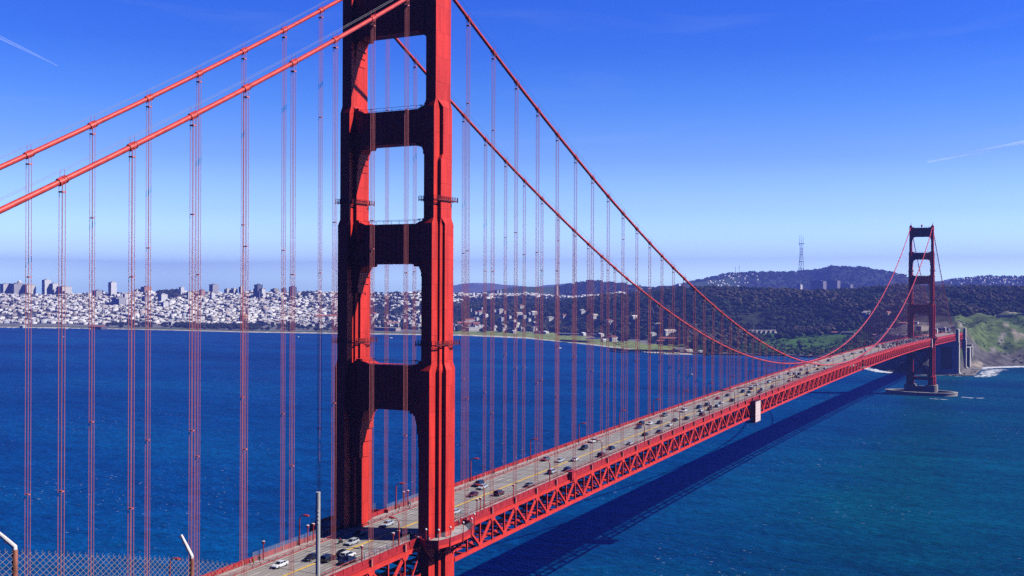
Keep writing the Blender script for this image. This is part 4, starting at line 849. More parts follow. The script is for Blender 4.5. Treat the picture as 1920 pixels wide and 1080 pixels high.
def car_parts(kind):
    L, hw, st, cb = SHAPE[kind]
    body = MB().loft([[(x, -hw * k, zb + .12), (x, -hw * k * .93, zb), (x, hw * k * .93, zb), (x, hw * k, zb + .12), (x, hw * k, zt - .22), (x, hw * k * .9, zt), (x, -hw * k * .9, zt), (x, -hw * k, zt - .22)] for x, zb, zt, k in st])
    zb = max(s_[2] for s_ in st[2:4]) - .06; rb, rt, ft, fb, zt = cb
    w0, w1 = hw * .90, hw * .70
    P = [(rb, -w0, zb), (fb, -w0, zb), (fb, w0, zb), (rb, w0, zb), (rt, -w1, zt - .08), (ft, -w1, zt - .08), (ft, w1, zt - .08), (rt, w1, zt - .08)]
    glass = MB().add(P, [(3, 2, 1, 0), (4, 5, 6, 7), (0, 1, 5, 4), (1, 2, 6, 5), (2, 3, 7, 6), (3, 0, 4, 7)])
    roof = MB().loft([[(rt - .06, -w1 * .98, zt - .10), (rt - .06, w1 * .98, zt - .10), (rt + .02, w1 * .9, zt - .02), (rt + .02, -w1 * .9, zt - .02)], [(ft + .06, -w1 * .98, zt - .10), (ft + .06, w1 * .98, zt - .10), (ft - .05, w1 * .9, zt), (ft - .05, -w1 * .9, zt)]])
    for y in (-1, 1):
        for a, b_ in ((((rb, w0 + .01, zb)), (rt, w1 + .01, zt - .05)), ((fb, w0 + .01, zb), (ft, w1 + .01, zt - .05)), (((rb + fb) * .5, w0 + .01, zb), ((rt + ft) * .5, w1 + .01, zt - .05))):
            roof.bar((a[0], a[1] * y, a[2]), (b_[0], b_[1] * y, b_[2]), .10, .05)
    if kind == 'pickup':
        body.box(-2.68, -1.0, -hw * .97, -hw * .86, 1.0, 1.22); body.box(-2.68, -1.0, hw * .86, hw * .97, 1.0, 1.22); body.box(-2.74, -2.64, -hw * .97, hw * .97, 1.0, 1.22); body.box(-1.06, -.9, -hw * .9, hw * .9, 1.0, 1.3)
    wr = .33 if kind in ('sedan', 'hatchback') else .38
    xs = (-L * .30, L * .31)
    return body, glass, roof, wr, xs, hw, L
def make_car(kind, colour):
    m = mat('car_paint_' + colour, PAINT[colour], .25, spec=.55)
    body, glass, roof, wr, xs, hw, L = car_parts(kind)
    root = empty('car' if kind not in ('van', 'pickup') else {'van': 'van', 'pickup': 'pickup_truck'}[kind])
    body.build('body', m, root); glass.build('windows', M_GLASS, root); roof.build('roof', m, root)
    for x in xs:
        for y in (-1, 1):
            w = MB(); w.tube([(x, y * (hw - .20), wr), (x, y * (hw + .015), wr)], wr, 14); o = w.build('wheel', M_TYRE, root)
            r = MB(); r.tube([(x, y * (hw + .016), wr), (x, y * (hw + .03), wr)], wr * .62, 10); r.build('rim', M_RIM, o)
    zf = SHAPE[kind][2][-2][2] - .08; zr = SHAPE[kind][2][1][2] - .14
    for y in (-1, 1):
        MB().box(L / 2 - .22, L / 2 + .01, y * hw * .62 - .18, y * hw * .62 + .18, zf - .12, zf + .06).build('headlight', M_HEAD, root)
        MB().box(-L / 2 - .01, -L / 2 + .14, y * hw * .68 - .15, y * hw * .68 + .15, zr - .16, zr + .06).build('tail_light', M_TAIL, root)
    return root
def make_small_car(kind, colour):
    m = mat('car_paint_' + colour, PAINT[colour], .25, spec=.55)
    body, glass, roof, wr, xs, hw, L = car_parts(kind)
    mb = MB(); mb.add(body.v, body.f, 0); mb.add(glass.v, glass.f, 1); mb.add(roof.v, roof.f, 0)
    for x in xs:
        for y in (-1, 1): mb.tube([(x, y * (hw - .2), wr), (x, y * (hw + .015), wr)], wr, 8, 2)
    return mb.build('car' if kind not in ('van', 'pickup') else {'van': 'van', 'pickup': 'pickup_truck'}[kind], [m, M_GLASS, M_TYRE])
WORD = {'sedan': 'saloon car', 'hatchback': 'hatchback', 'suv': 'SUV', 'van': 'van', 'pickup': 'pickup truck'}
CNAME = {'navy': 'dark blue', 'maroon': 'dark red'}
seen = {}; counts = {(-1, 'a'): 0, (1, 'a'): 0, (-1, 'b'): 0, (1, 'b'): 0}
for colour, kind, x, y in CARS:
    small = y > 470
    k = (kind, colour, small)
    if k not in seen: seen[k] = o = make_small_car(kind, colour) if small else make_car(kind, colour)
    else: o = seen[k].copy() if small else copy_tree(seen[k]); 
    if small and o.name not in COL.objects: COL.objects.link(o)
    s = 1 if x > .87 else -1
    slope = math.atan2(zc(y + 1) - zc(y), 1)
    o.location = (x, y, zc(y) + .815)
    o.rotation_euler = (0, -slope if s > 0 else slope, (math.pi / 2 if s > 0 else -math.pi / 2) + rnd.uniform(-.015, .015))
    cn = CNAME.get(colour, colour); side = 'near lanes' if s > 0 else 'far lanes'
    if y < -2: counts[(s, 'b')] += 1; lab = f'{cn} {WORD[kind]} before the big tower, {side}, {ordinal(counts[(s, "b")])} from the bottom'
    elif y < 470: counts[(s, 'a')] += 1; lab = f'{cn} {WORD[kind]}, {ordinal(counts[(s, "a")])} past the big tower on the {"near" if s > 0 else "far"} side of the road'
    elif y < 900: counts[(s, 'a')] += 1; lab = f'small {cn} {WORD[kind]} near mid-span, {ordinal(counts[(s, "a")])} past the big tower, {"near" if s > 0 else "far"} half of road'
    else: lab = f'tiny {cn} {WORD[kind]} in the dense {"near side" if s > 0 else "far side"} queue by the far tower'
    tag(o, lab, {'van': 'van', 'pickup': 'pickup'}.get(kind, 'car'), 'vehicles on the bridge roadway' if y < 900 else f'{cn} {WORD[kind]}s queueing by the far tower, {"near" if s > 0 else "far"} side')

# motorcycle and its rider
mz = zc(-18.5) + .82; mo = thing('motorcycle', 'dark motorcycle in the far lanes just before the tower shadow', 'motorcycle', (-4.6, -18.5, mz), -math.pi / 2)
for x in (-.72, .72): MB().tube([(x, -.07, .33), (x, .07, .33)], .33, 14).build('wheel', M_TYRE, mo)
b_ = MB().loft([[(x, -w, z0), (x, w, z0), (x, w * .7, z1), (x, -w * .7, z1)] for x, w, z0, z1 in ((-.9, .08, .6, .8), (-.4, .16, .4, .85), (.1, .18, .35, .95), (.55, .14, .5, 1.0), (.85, .08, .7, 1.05))]); b_.build('body', mat('moto_black', (.02, .02, .025), .3), mo)
hb = MB(); hb.tube([(.45, -.42, 1.12), (.58, 0, 1.05), (.45, .42, 1.12)], .03, 6); hb.bar((.58, 0, 1.05), (.74, 0, .33), .06, .06); hb.build('handlebar', M_RIM, mo)
MB().lathe([(.02, 0), (.1, .02), (.1, .1), (.02, .12)], (.82, 0, .95), 8).build('headlight', M_HEAD, mo)

# ------------------------------------------------------------------ people
SKIN = (.45, .27, .19)
def cloth_mat(name, shirt, legs):
    m = bpy.data.materials.new(name); m.use_nodes = True; t = m.node_tree; b = t.nodes['Principled BSDF']; b.inputs['Roughness'].default_value = .85
    g = t.nodes.new('ShaderNodeTexCoord'); s = t.nodes.new('ShaderNodeSeparateXYZ'); t.links.new(g.outputs['Object'], s.inputs[0])
    r = t.nodes.new('ShaderNodeValToRGB'); r.color_ramp.interpolation = 'CONSTANT'; d = t.nodes.new('ShaderNodeMath'); d.operation = 'DIVIDE'; d.inputs[1].default_value = 2.
    t.links.new(s.outputs[2], d.inputs[0]); t.links.new(d.outputs[0], r.inputs[0])
    st = [(0, (.03, .03, .035)), (.045, legs), (.47, shirt), (.735, SKIN)]
    r.color_ramp.elements[0].color = (*st[0][1], 1); r.color_ramp.elements[1].position = st[1][0]; r.color_ramp.elements[1].color = (*st[1][1], 1)
    for p, c in st[2:]: e = r.color_ramp.elements.new(p); e.color = (*c, 1)
    t.links.new(r.outputs[0], b.inputs['Base Color']); return m
def person_mesh(pose):
    if pose == 'ride':
        J = {'pel': (0, 0, .92), 'chest': (.18, 0, 1.25), 'neck': (.26, 0, 1.43), 'head': (.32, 0, 1.62), 'top': (.33, 0, 1.72)}
        for s, n in ((-1, 'l'), (1, 'r')):
            J.update({'hip' + n: (.04, s * .12, .88), 'kn' + n: (.42, s * .24, .72), 'an' + n: (.12, s * .24, .38), 'toe' + n: (.28, s * .24, .34), 'sh' + n: (.22, s * .19, 1.38), 'el' + n: (.40, s * .32, 1.2), 'wr' + n: (.46, s * .40, 1.15)})
    else:
        w = .22 if pose == 'walk' else .03; a = .16 if pose == 'walk' else .04
        J = {'pel': (0, 0, .95), 'chest': (.01, 0, 1.25), 'neck': (0, 0, 1.47), 'head': (.03, 0, 1.62), 'top': (.02, 0, 1.74)}
        for s, n in ((-1, 'l'), (1, 'r')):
            J.update({'hip' + n: (0, s * .10, .90), 'kn' + n: (s * w * .5 + .03, s * .10, .50), 'an' + n: (s * w, s * .10, .09), 'toe' + n: (s * w + .17, s * .11, .05), 'sh' + n: (0, s * .19, 1.42), 'el' + n: (-s * a * .6 - .02, s * .24, 1.13), 'wr' + n: (-s * a + .03, s * .25, .88)})
    rad = {'pel': .15, 'chest': .16, 'neck': .065, 'head': .105, 'top': .07, 'hip': .095, 'kn': .065, 'an': .045, 'toe': .04, 'sh': .065, 'el': .045, 'wr': .035}
    E = [('pel', 'chest'), ('chest', 'neck'), ('neck', 'head'), ('head', 'top')]
    for n in 'lr': E += [('pel', 'hip' + n), ('hip' + n, 'kn' + n), ('kn' + n, 'an' + n), ('an' + n, 'toe' + n), ('chest', 'sh' + n), ('sh' + n, 'el' + n), ('el' + n, 'wr' + n)]
    names = list(J); me = bpy.data.meshes.new('person'); me.from_pydata([J[n] for n in names], [(names.index(a), names.index(b)) for a, b in E], [])
    o = bpy.data.objects.new('person', me); COL.objects.link(o)
    md = o.modifiers.new('skin', 'SKIN'); sv = me.skin_vertices[0].data
    for i, n in enumerate(names):
        r = rad.get(n) or rad[n[:-1]]; sv[i].radius = (r, r); sv[i].use_root = (n == 'pel')
    sb = o.modifiers.new('smooth', 'SUBSURF'); sb.levels = 1; sb.render_levels = 1
    dg = bpy.context.evaluated_depsgraph_get(); m2 = bpy.data.meshes.new_from_object(o.evaluated_get(dg))
    bpy.data.objects.remove(o); return m2
PM = {p: person_mesh(p) for p in ('walk', 'stand', 'ride')}
HAIR = mat('dark_hair', (.03, .02, .015), .8)
CL = [('white shirt', (.75, .73, .72), (.06, .08, .16)), ('pale blue shirt', (.30, .42, .62), (.05, .05, .06)), ('dark jacket', (.03, .03, .04), (.05, .06, .1)), ('yellow top', (.70, .48, .06), (.05, .05, .07)), ('red top', (.55, .03, .03), (.03, .03, .04)), ('grey sweater', (.25, .26, .28), (.10, .12, .22))]
CLM = [cloth_mat('clothes_' + c[0].replace(' ', '_'), c[1], c[2]) for c in CL]
def person(pose, ci, loc, rz, label, group=None):
    me = PM[pose].copy(); me.materials.clear(); me.materials.append(CLM[ci])
    o = bpy.data.objects.new('person', me); COL.objects.link(o); o.location = loc; o.rotation_euler = (0, 0, rz)
    hz = (.32, 0, 1.66) if pose == 'ride' else (.01, 0, 1.67)
    MB().lathe([(.125, -.02), (.128, .05), (.09, .11), (.01, .135)], hz, 10).build('hair' if pose != 'ride' else 'helmet', HAIR, o)
    return tag(o, label, 'person', group)
rider = person('ride', 4, (-4.6, -18.5, mz), -math.pi / 2, 'person in red riding the motorcycle by the tower shadow')
FOOT = [0, 3, 2, 1, 0, 4, 1, 2, 0, 1, 0, 1, 2, 5, 2, 2, 0, 1, 5, 2, 0, 2, 5, 2, 1, 2, 0, 5]
GP = 'people walking on the bridge footways'
WH = ['left of a pair by the single post at the lower left', 'right of a pair by the single post at the lower left', 'standing by the net at the lower left footway', 'left of a pair seen between the tower legs', 'right of a pair seen between the tower legs', 'crouched by the lamp seen between the tower legs',
      'on the near footway above the blue pickup, left of two', 'on the near footway above the blue pickup, right of two', 'on the near footway, nearest the bottom edge', 'on the near footway under the arm of the street lamp', 'on the near footway beside the two capped posts', 'on the near footway close to the tower bay']
for i, (x, y) in enumerate(PEOPLE):
    c = FOOT[i]
    if i < len(WH): lab = f'person in {CL[c][0]} {WH[i]}'
    else: lab = f'small figure in {CL[c][0]} on the far footway, {ordinal(sorted(p[1] for p in PEOPLE[12:]).index(y) + 1)} past the big tower'
    person('walk' if i % 3 else 'stand', c, (math.copysign(min(abs(x), 12.2), x), y, zc(y) + 1.0), rnd.choice((1.57, -1.57)) + rnd.uniform(-.4, .4), lab, GP)
person('stand', 0, (13.9, -9.6, ZW + .02), 2.2, 'person in white on the near tower bay, left end', GP)
person('walk', 0, (17.0, -9.2, ZW + .02), 0.4, 'person in white on the near tower bay, below the lit tower face', GP)
person('stand', 5, (13.8, 12.2, ZW + .02), 2.6, 'person in grey on the near tower bay, behind the tower', GP)

# ------------------------------------------------------------------ works on the bridge
t_ = thing('paint_enclosure', 'pale pink boxed scaffold sheet hanging on the near truss at mid picture', 'scaffold', (14.6, 334.5, zc(334) - 10.6))
MB().box(.12, 2.6, -5.6, 5.6, .2, 11.4).build('sheeting', mat('pale_sheeting', (.86, .68, .66), .9, var=.08, scale=.6), t_)
f = MB()
for k_ in range(6): f.box(2.61, 2.64, -5.55, 5.55, 1.6 + k_ * 1.75, 1.64 + k_ * 1.75)
for k_ in range(5): f.box(2.61, 2.64, -4.4 + k_ * 2.2 - .04, -4.4 + k_ * 2.2 + .04, .3, 11.3)
for y in (-5.75, 5.75): f.box(.05, 2.7, y - .14, y + .14, 0, 11.8)
f.box(-.1, 2.75, -5.9, 5.9, 11.41, 11.7); f.box(-2.6, 2.75, -6.6, 5.9, -.1, .19); f.build('scaffold_frame', M_DARK, t_)
t_ = thing('paint_enclosure', 'small pale panel hanging on the near truss just before the far tower', 'scaffold', (14.6, 1258, zc(1258) - 10.4))
MB().box(.12, 1.6, -2.6, 2.6, .1, 11.6).build('sheeting', mat('pale_sheeting', (.7, .5, .5)), t_)
t_ = thing('equipment_cabin', 'small red equipment cabin hung outside the near railing', 'cabin', (14.3, 89.5, zc(89.5) + .1))
MB().box(-.7, .8, -1.9, 1.9, 0, 2.6).build('cabin_body', M_RAIL, t_); MB().box(-.9, 1.0, -2.1, 2.1, 2.61, 2.8).build('cabin_roof', M_RAIL, t_); MB().box(.81, .86, -.5, .5, .3, 2.2).build('door', M_STEEL, t_)
t_ = thing('traveller', 'dark maintenance traveller clinging to the near truss at the low point of the cable', 'traveller', (14.4, 703, zc(703) - 9.6))
f = MB(); f.box(0, 1.2, -1.4, 1.4, 0, .3); f.box(0, 1.2, -1.4, 1.4, 9.2, 9.6); [f.bar((.6, y, 0), (.6, y, 9.4), .35, .35) for y in (-1.2, 1.2)]; f.box(.2, 1.1, -.9, .9, 3.5, 6.5); f.build('traveller_frame', M_DARK, t_)
t_ = thing('inspection_gondola', 'red curved work gantry hanging below the tower bay', 'gantry', (15.4, -17.0, 66.5))
g_ = MB(); g_.tube([(0, -3.6, 3.0), (0, -2.2, .9), (0, 0, 0), (0, 2.2, .9), (0, 4.4, 4.2), (0, 5.4, 7.4)], .22, 6); g_.tube([(.9, -3.6, 3.2), (.9, -2.2, 1.1), (.9, 0, .2), (.9, 2.2, 1.1)], .12, 6)
for y, z in ((-3.6, 3.0), (-2.2, .9), (0, 0), (2.2, .9)): g_.bar((0, y, z), (0, y, z + 1.6), .08, .08); g_.bar((0, y, z + .05), (.9, y, z + .2), .08, .08)
g_.build('gantry_frame', M_STEEL, t_)

# ------------------------------------------------------------------ city
def facade(name, col, dark=.07, sx=3.2, sz=3.3):
    if name in MATS: return MATS[name]
    m = mat(name, col, .8); t = m.node_tree; b = t.nodes['Principled BSDF']
    g = t.nodes.new('ShaderNodeTexCoord'); sp = t.nodes.new('ShaderNodeSeparateXYZ'); t.links.new(g.outputs['Object'], sp.inputs[0])
    ad = t.nodes.new('ShaderNodeMath'); ad.operation = 'ADD'; t.links.new(sp.outputs[0], ad.inputs[0]); t.links.new(sp.outputs[1], ad.inputs[1])
    cb = t.nodes.new('ShaderNodeCombineXYZ'); t.links.new(ad.outputs[0], cb.inputs[0]); t.links.new(sp.outputs[2], cb.inputs[1])
    br = t.nodes.new('ShaderNodeTexBrick'); br.offset = 0; br.inputs['Scale'].default_value = 1; br.inputs['Brick Width'].default_value = sx; br.inputs['Row Height'].default_value = sz
    br.inputs['Mortar Size'].default_value = .75; br.inputs['Mortar Smooth'].default_value = .1
    d = tuple(c * (1 - dark) for c in col)
    br.inputs['Color1'].default_value = (*d, 1); br.inputs['Color2'].default_value = (*[c * .85 for c in d], 1); br.inputs['Mortar'].default_value = (*col, 1)
    t.links.new(cb.outputs[0], br.inputs['Vector']); t.links.new(br.outputs[0], b.inputs['Base Color']); return m
BC = {'white': (.95, .93, .89), 'cream': (.88, .84, .75), 'grey': (.80, .78, .76), 'slate': (.52, .50, .52), 'navy': (.17, .18, .24), 'salmon': (.62, .36, .27), 'tan': (.50, .43, .34), 'pink': (.32, .27, .28)}
GRID = R(-9)
for i, (x, y, z, w, h, c, lab) in enumerate(TOWER_BLOCKS):
    church = 'church' in lab; dome = 'rounded top' in lab
    o = thing('church' if church else 'tower_block', lab, 'church' if church else 'building', (x, y, z - 8), R(-9))
    m = facade('facade_' + c, BC[c]); mb = MB(); H = h + 8; w *= 1.15 if c == 'pink' else .86; d = w * (.6 if c == 'pink' else 1.05)
    if church:
        for sx in (-.33, .33): mb.box(sx * w - w * .14, sx * w + w * .14, -d * .2, d * .2, 0, H * .8); mb.lathe([(w * .14, 0), (w * .1, H * .08), (.2, H * .2)], (sx * w, 0, H * .8), 6)
        mb.box(-w * .5, w * .5, d * .2, d * 1.6, 0, H * .55)
    else:
        mb.box(-w * .42, w * .42, -d * .5, d * .5, 0, H * (.86 if dome else 1))
        if 'stepped' in lab: mb.box(-w * .75, -w * .42, -d * .4, d * .4, 0, H * .72); mb.box(w * .42, w * .7, -d * .4, d * .4, 0, H * .58)
        if 'pair' in lab and 'slabs' in lab: mb.box(w * .47, w * .9, -d * .5, d * .3, 0, H * .9)
    b_ = mb.build('body', m, o)
    if not church:
        if dome: MB().lathe([(w * .42, 0), (w * .42, H * .04), (w * .34, H * .1), (w * .2, H * .14), (.1, H * .155)], (0, 0, H * .86), 14).build('domed_top', m, o, smooth=True)
        else:
            MB().box(-w * .44, w * .44, -d * .52, d * .52, H + .01, H + 1.1).build('parapet', mat('parapet_' + c, tuple(q * .9 for q in BC[c]), .9), o)
            MB().box(-w * .16, w * .2, -d * .2, d * .22, H + 1.11, H + 4.6).build('roof_house', mat('roof_house_' + c, tuple(q * .75 for q in BC[c]), .9), o)
        if 'dark window panel' in lab: MB().box(-w * .30, w * .30, -d * .5 - .35, -d * .5 - .03, H * .12, H * .84).build('window_panel', mat('dark_glass', (.12, .13, .17), .3), o)
        if 'red roof' in lab: MB().box(-w * .45, w * .45, -d * .53, d * .53, H + 1.12, H + 2.4).build('roof_edge', mat('terracotta', (.45, .16, .10), .8), o)

# houses: five forms, packed on a street grid
HW = [(.90, .88, .85), (.86, .83, .77), (.82, .77, .68), (.70, .66, .61), (.66, .55, .47), (.50, .52, .56), (.60, .62, .60), (.78, .74, .70), (.42, .36, .32)]
RF = [(.30, .29, .29), (.20, .19, .19), (.12, .11, .12), (.30, .16, .12), (.52, .50, .47)]
MW = [mat(f'house_wall_{i}', c, .85) for i, c in enumerate(HW)]; MR = [mat(f'house_roof_{i}', c, .9) for i, c in enumerate(RF)]
ca, sa = math.cos(GRID), math.sin(GRID)
LOTX, LOTY = 11.5, 17.0
pos = []
gx = np.arange(-8200, 300, LOTX); gy = np.arange(700, 9400, LOTY)
GX, GY = np.meshgrid(gx, gy); GX = GX.ravel(); GY = GY.ravel()
street = (np.mod(GY, 51) < 16) | (np.mod(GX, 130) < 12)
GX = GX[~street]; GY = GY[~street]
HXp = GX * ca - GY * sa + 200; HYp = GX * sa + GY * ca
dx, dy = HXp - ORIGIN[0], HYp - ORIGIN[1]; ha = np.arctan2(dx, dy); hd = np.hypot(dx, dy)
hpx = 960 + 1999.5 * np.tan(np.clip(ha - YAWP, -1.2, 1.2))
hd0 = np.interp(ha, _TA, _TD[:, 1]); hB = np.interp(ha, _TA, _TD[:, 6]); hA = np.interp(ha, _TA, _TD[:, 4]); hC = np.interp(ha, _TA, _TD[:, 8])
r_ = NP.random(len(ha)); nz = np.sin(HXp * .011 + 1) * np.sin(HYp * .013) + .5 * np.sin(HXp * .029) * np.sin(HYp * .033 + 2)
hrel = hd - hd0
p1_ = (hpx > -190) & (hpx < 655) & (hrel > 330) & (hd < hB + 60) & (r_ < np.where(nz > .35, .40, .84)) & ~((np.abs(hpx - 318) < 26) & (hd > hB - 220)) & ~((hpx > 330) & (hpx < 640) & (hrel < 520) & (r_ < .7))
p2_ = (hpx >= 655) & (hpx < 865) & (hd > hA - 250) & (hd < hB + 40) & (r_ < np.where(nz > .3, .15, .8)) & (hpx < 790)
p3_ = (hpx > 840) & (hpx < 1050) & (hd > hB - 900) & (hd < hB + 60) & (r_ < .68)
p4_ = (hpx >= 1050) & (hpx < 1310) & (hd > hB - 420) & (hd < hB + 60) & (r_ < .30)
p5_ = (hpx > 1325) & (hpx < 1425) & (hd > hC - 1500) & (hd < hC - 150) & (r_ < .08)
p6_ = (hpx > 1780) & (hpx < 1990) & (hd > hC - 1500) & (hd < hC - 60) & (r_ < .22)
p7_ = (hpx > 655) & (hpx < 1010) & (hrel > 330) & (hrel < 760) & (r_ < np.where(nz > 0, .10, .26))
keep = np.where(p7_ | p1_ | p2_ | p3_ | p4_ | p5_ | p6_)[0]
order = keep[np.argsort(hd[keep])]
HZ = ground(HXp[order], HYp[order])
HN = len(order); print('houses', HN)
w_ = NP.uniform(7.5, 10.8, HN); l_ = NP.uniform(11, 20, HN); h_ = NP.uniform(5.5, 9, HN)
big_ = NP.random(HN) < .03; w_[big_] *= 1.9; l_[big_] *= 1.5; h_[big_] *= 1.7
low = (hpx[order] > 320) & (hrel[order] < 600); h_[low] *= .8
wi = NP.choice(len(HW), HN, p=[.25, .17, .14, .09, .07, .06, .06, .13, .03]); ri = NP.choice(len(RF), HN, p=[.3, .22, .14, .12, .22])
jx, jy = NP.uniform(-1, 1, HN), NP.uniform(-2, 2, HN)
IND = 285
# individual ones nearest to us: shared meshes, one object each
proto = {}
def house_mesh(a, r, form):
    k = (a, r, form)
    if k not in proto:
        mb = MB(); w, l, h = ((9, 12, 8), (10, 13, 9), (8.5, 13, 8.5), (15, 15, 11))[form]
        mb.box(-w / 2, w / 2, -l / 2, l / 2, -4, h, 0)
        if form in (1, 2): mb.add([(-w / 2 - .4, -l / 2 - .4, h + .02), (w / 2 + .4, -l / 2 - .4, h + .02), (w / 2 + .4, l / 2 + .4, h + .02), (-w / 2 - .4, l / 2 + .4, h + .02), (0, -l / 2 - .4, h + 2.6), (0, l / 2 + .4, h + 2.6)], [(0, 1, 4), (1, 2, 5, 4), (2, 3, 5), (3, 0, 4, 5), (3, 2, 1, 0)], 1)
        else: mb.box(-w / 2 - .2, w / 2 + .2, -l / 2 - .2, l / 2 + .2, h + .01, h + .7, 1); mb.box(-1.5, 1.8, -2, 2, h + .71, h + 2.4, 0)
        for q in (-1, 1):
            for zz in (2.2, 5.6): mb.box(q * w * .24 - .9, q * w * .24 + .9, -l / 2 - .06, -l / 2 - .01, zz, zz + 1.7, 2); mb.box(w / 2 + .01, w / 2 + .06, q * l * .24 - .9, q * l * .24 + .9, zz, zz + 1.7, 2)
        me = mb.build('house', [MW[a], MR[r], mat('house_window', (.06, .07, .09), .3)]); proto[k] = me.data; bpy.data.objects.remove(me)
    return proto[k]
WCOL = ['white', 'white', 'cream', 'pale grey', 'pinkish', 'slate', 'pale grey', 'white', 'brown']
for n in range(min(IND, HN)):
    q = order[n]
    o = bpy.data.objects.new('house', house_mesh(int(wi[n]), int(ri[n]), n % 4)); COL.objects.link(o)
    o.location = (HXp[q] + jx[n], HYp[q] + jy[n], HZ[n]); o.rotation_euler = (0, 0, GRID)
    c_ = WCOL[wi[n]]
    tag(o, f'small {c_} house in the packed rows nearest the far waterfront', 'house', f'{c_} houses near the far waterfront')
# all the others behind them: one mass
idx = np.arange(IND, HN); m_ = len(idx)
bx = np.array([(-1, -1, 0), (1, -1, 0), (1, 1, 0), (-1, 1, 0), (-1, -1, 1), (1, -1, 1), (1, 1, 1), (-1, 1, 1)], float)
V = bx[None] * np.stack([w_[idx] / 2, l_[idx] / 2, h_[idx]], 1)[:, None]
V[:, :4, 2] = -6
V = np.stack([V[..., 0] * ca - V[..., 1] * sa + (HXp[order[idx]] + jx[idx])[:, None], V[..., 0] * sa + V[..., 1] * ca + (HYp[order[idx]] + jy[idx])[:, None], V[..., 2] + HZ[idx][:, None]], 2)
bf = np.array([(4, 5, 6, 7), (0, 1, 5, 4), (1, 2, 6, 5), (2, 3, 7, 6), (3, 0, 4, 7)])
F = (bf[None] + (np.arange(m_) * 8)[:, None, None]).reshape(-1, 4)
MI = np.concatenate([(len(MW) + ri[idx])[:, None], np.repeat(wi[idx][:, None], 4, 1)], 1).ravel()
HALLS_EXTRA = [(float(HXp[q]), float(HYp[q]), 9.) for q in order if p7_[q]]
tag(np_mesh('houses', V.reshape(-1, 3), F, MW + MR, MI), 'mass of small pale houses covering the hills across the bay', 'houses', kind='stuff')

# buildings along the shore
TERRA = mat('terracotta', (.45, .16, .10), .8, var=.15, scale=.3); WHITEW = mat('white_wall', (.80, .78, .73), .85, var=.06, scale=.2); CREAMW = mat('cream_wall', (.62, .54, .42), .85); DARKR = mat('slate_roof', (.16, .16, .19), .8); BRICK = mat('red_brick', (.34, .15, .11), .85, var=.2, scale=.3); GLASSD = mat('dark_glass', (.12, .13, .17), .3)
PINKW = mat('pale_pink_wall', (.62, .48, .42), .85); GREYW = mat('grey_wall', (.30, .31, .35), .85)
HALLS = []
def hall(name, label, cat, x, y, z, w, h, dep, wall, roof, rz=None, gable=True, rows=1, axis='x', group=None):
    o = thing(name, label, cat, (x, y, z), (GRID if cat in ('hangar', 'warehouse', 'shed', 'canopy') else R(56)) if rz is None else rz, group); rh = min(h * .32, dep * .3); hb = h - (rh if gable else 0)
    MB().box(-w / 2, w / 2, -dep / 2, dep / 2, -5, hb).build('wall', wall, o); HALLS.append((x, y, max(w, dep)))
    e = .5; r = MB()
    if gable and axis == 'x': P = [(-w / 2 - e, -dep / 2 - e, hb + .02), (w / 2 + e, -dep / 2 - e, hb + .02), (w / 2 + e, dep / 2 + e, hb + .02), (-w / 2 - e, dep / 2 + e, hb + .02), (-w / 2 - e, 0, h), (w / 2 + e, 0, h)]; r.add(P, [(0, 1, 5, 4), (1, 2, 5), (2, 3, 4, 5), (3, 0, 4), (3, 2, 1, 0)])
    elif gable: P = [(-w / 2 - e, -dep / 2 - e, hb + .02), (w / 2 + e, -dep / 2 - e, hb + .02), (w / 2 + e, dep / 2 + e, hb + .02), (-w / 2 - e, dep / 2 + e, hb + .02), (0, -dep / 2 - e, h), (0, dep / 2 + e, h)]; r.add(P, [(0, 1, 4), (1, 2, 5, 4), (2, 3, 5), (3, 0, 4, 5), (3, 2, 1, 0)])
    else: r.box(-w / 2 - e, w / 2 + e, -dep / 2 - e, dep / 2 + e, hb + .01, hb + .8)
    r.build('roof', roof, o)
    n = max(2, int(w / 4.5))
    for row in range(rows):
        for i in range(n):
            xx = -w / 2 + w * (i + .5) / n; zz = 1.2 + row * 3.3
            if zz + 1.6 < hb: MB().box(xx - .8, xx + .8, -dep / 2 - .07, -dep / 2 - .01, zz, zz + 1.6).build('window', GLASSD, o)
    for i in range(max(1, int(dep / 5))):
        yy = -dep / 2 + dep * (i + .5) / max(1, int(dep / 5)); MB().box(w / 2 + .01, w / 2 + .07, yy - .8, yy + .8, 1.2, 2.8).build('window', GLASSD, o)
    return o
hall('boat_shed', 'long shed with orange red roof at the waterline, far left', 'shed', -2589.6, 2202, 1.2, 72, 10, 22, DARKR, TERRA)
hall('lifeboat_house', 'white house with steep red roof on the beach by the green lawn', 'house', -840, 2279, 4.5, 17.7, 15.5, 14, WHITEW, TERRA, rows=2, axis='y')
hall('beach_hut', 'little white hut on the sand left of the red roofed house', 'hut', -860, 2265, 4.0, 11, 6.7, 8, WHITEW, WHITEW)
hall('beach_house', 'small red roofed house just right of the white one on the lawn', 'house', -806, 2268, 4.5, 10, 8.5, 9, PINKW, TERRA)
hall('shed', 'white gable ended shed closing the left dark hangar', 'shed', -1034.6, 2533, 4.6, 14.4, 9.6, 14, WHITEW, WHITEW, axis='y')
hall('shed', 'wider white double shed at the right end of the dark hangars', 'shed', -994, 2560, 3.0, 20, 9, 16, WHITEW, WHITEW, axis='y')
hall('hangar', 'long low dark roofed hangar behind the lawn, left one', 'hangar', -1080, 2540, 4, 71, 6.8, 20, GREYW, DARKR)
hall('hangar', 'shorter dark roofed hangar between the two white sheds', 'hangar', -1013, 2560, 3.4, 31, 6.7, 18, GREYW, DARKR)
hall('shed', 'small red roofed shed at the left end of the lawn buildings', 'shed', -1208, 2600, 4.2, 17, 9, 14, PINKW, TERRA)
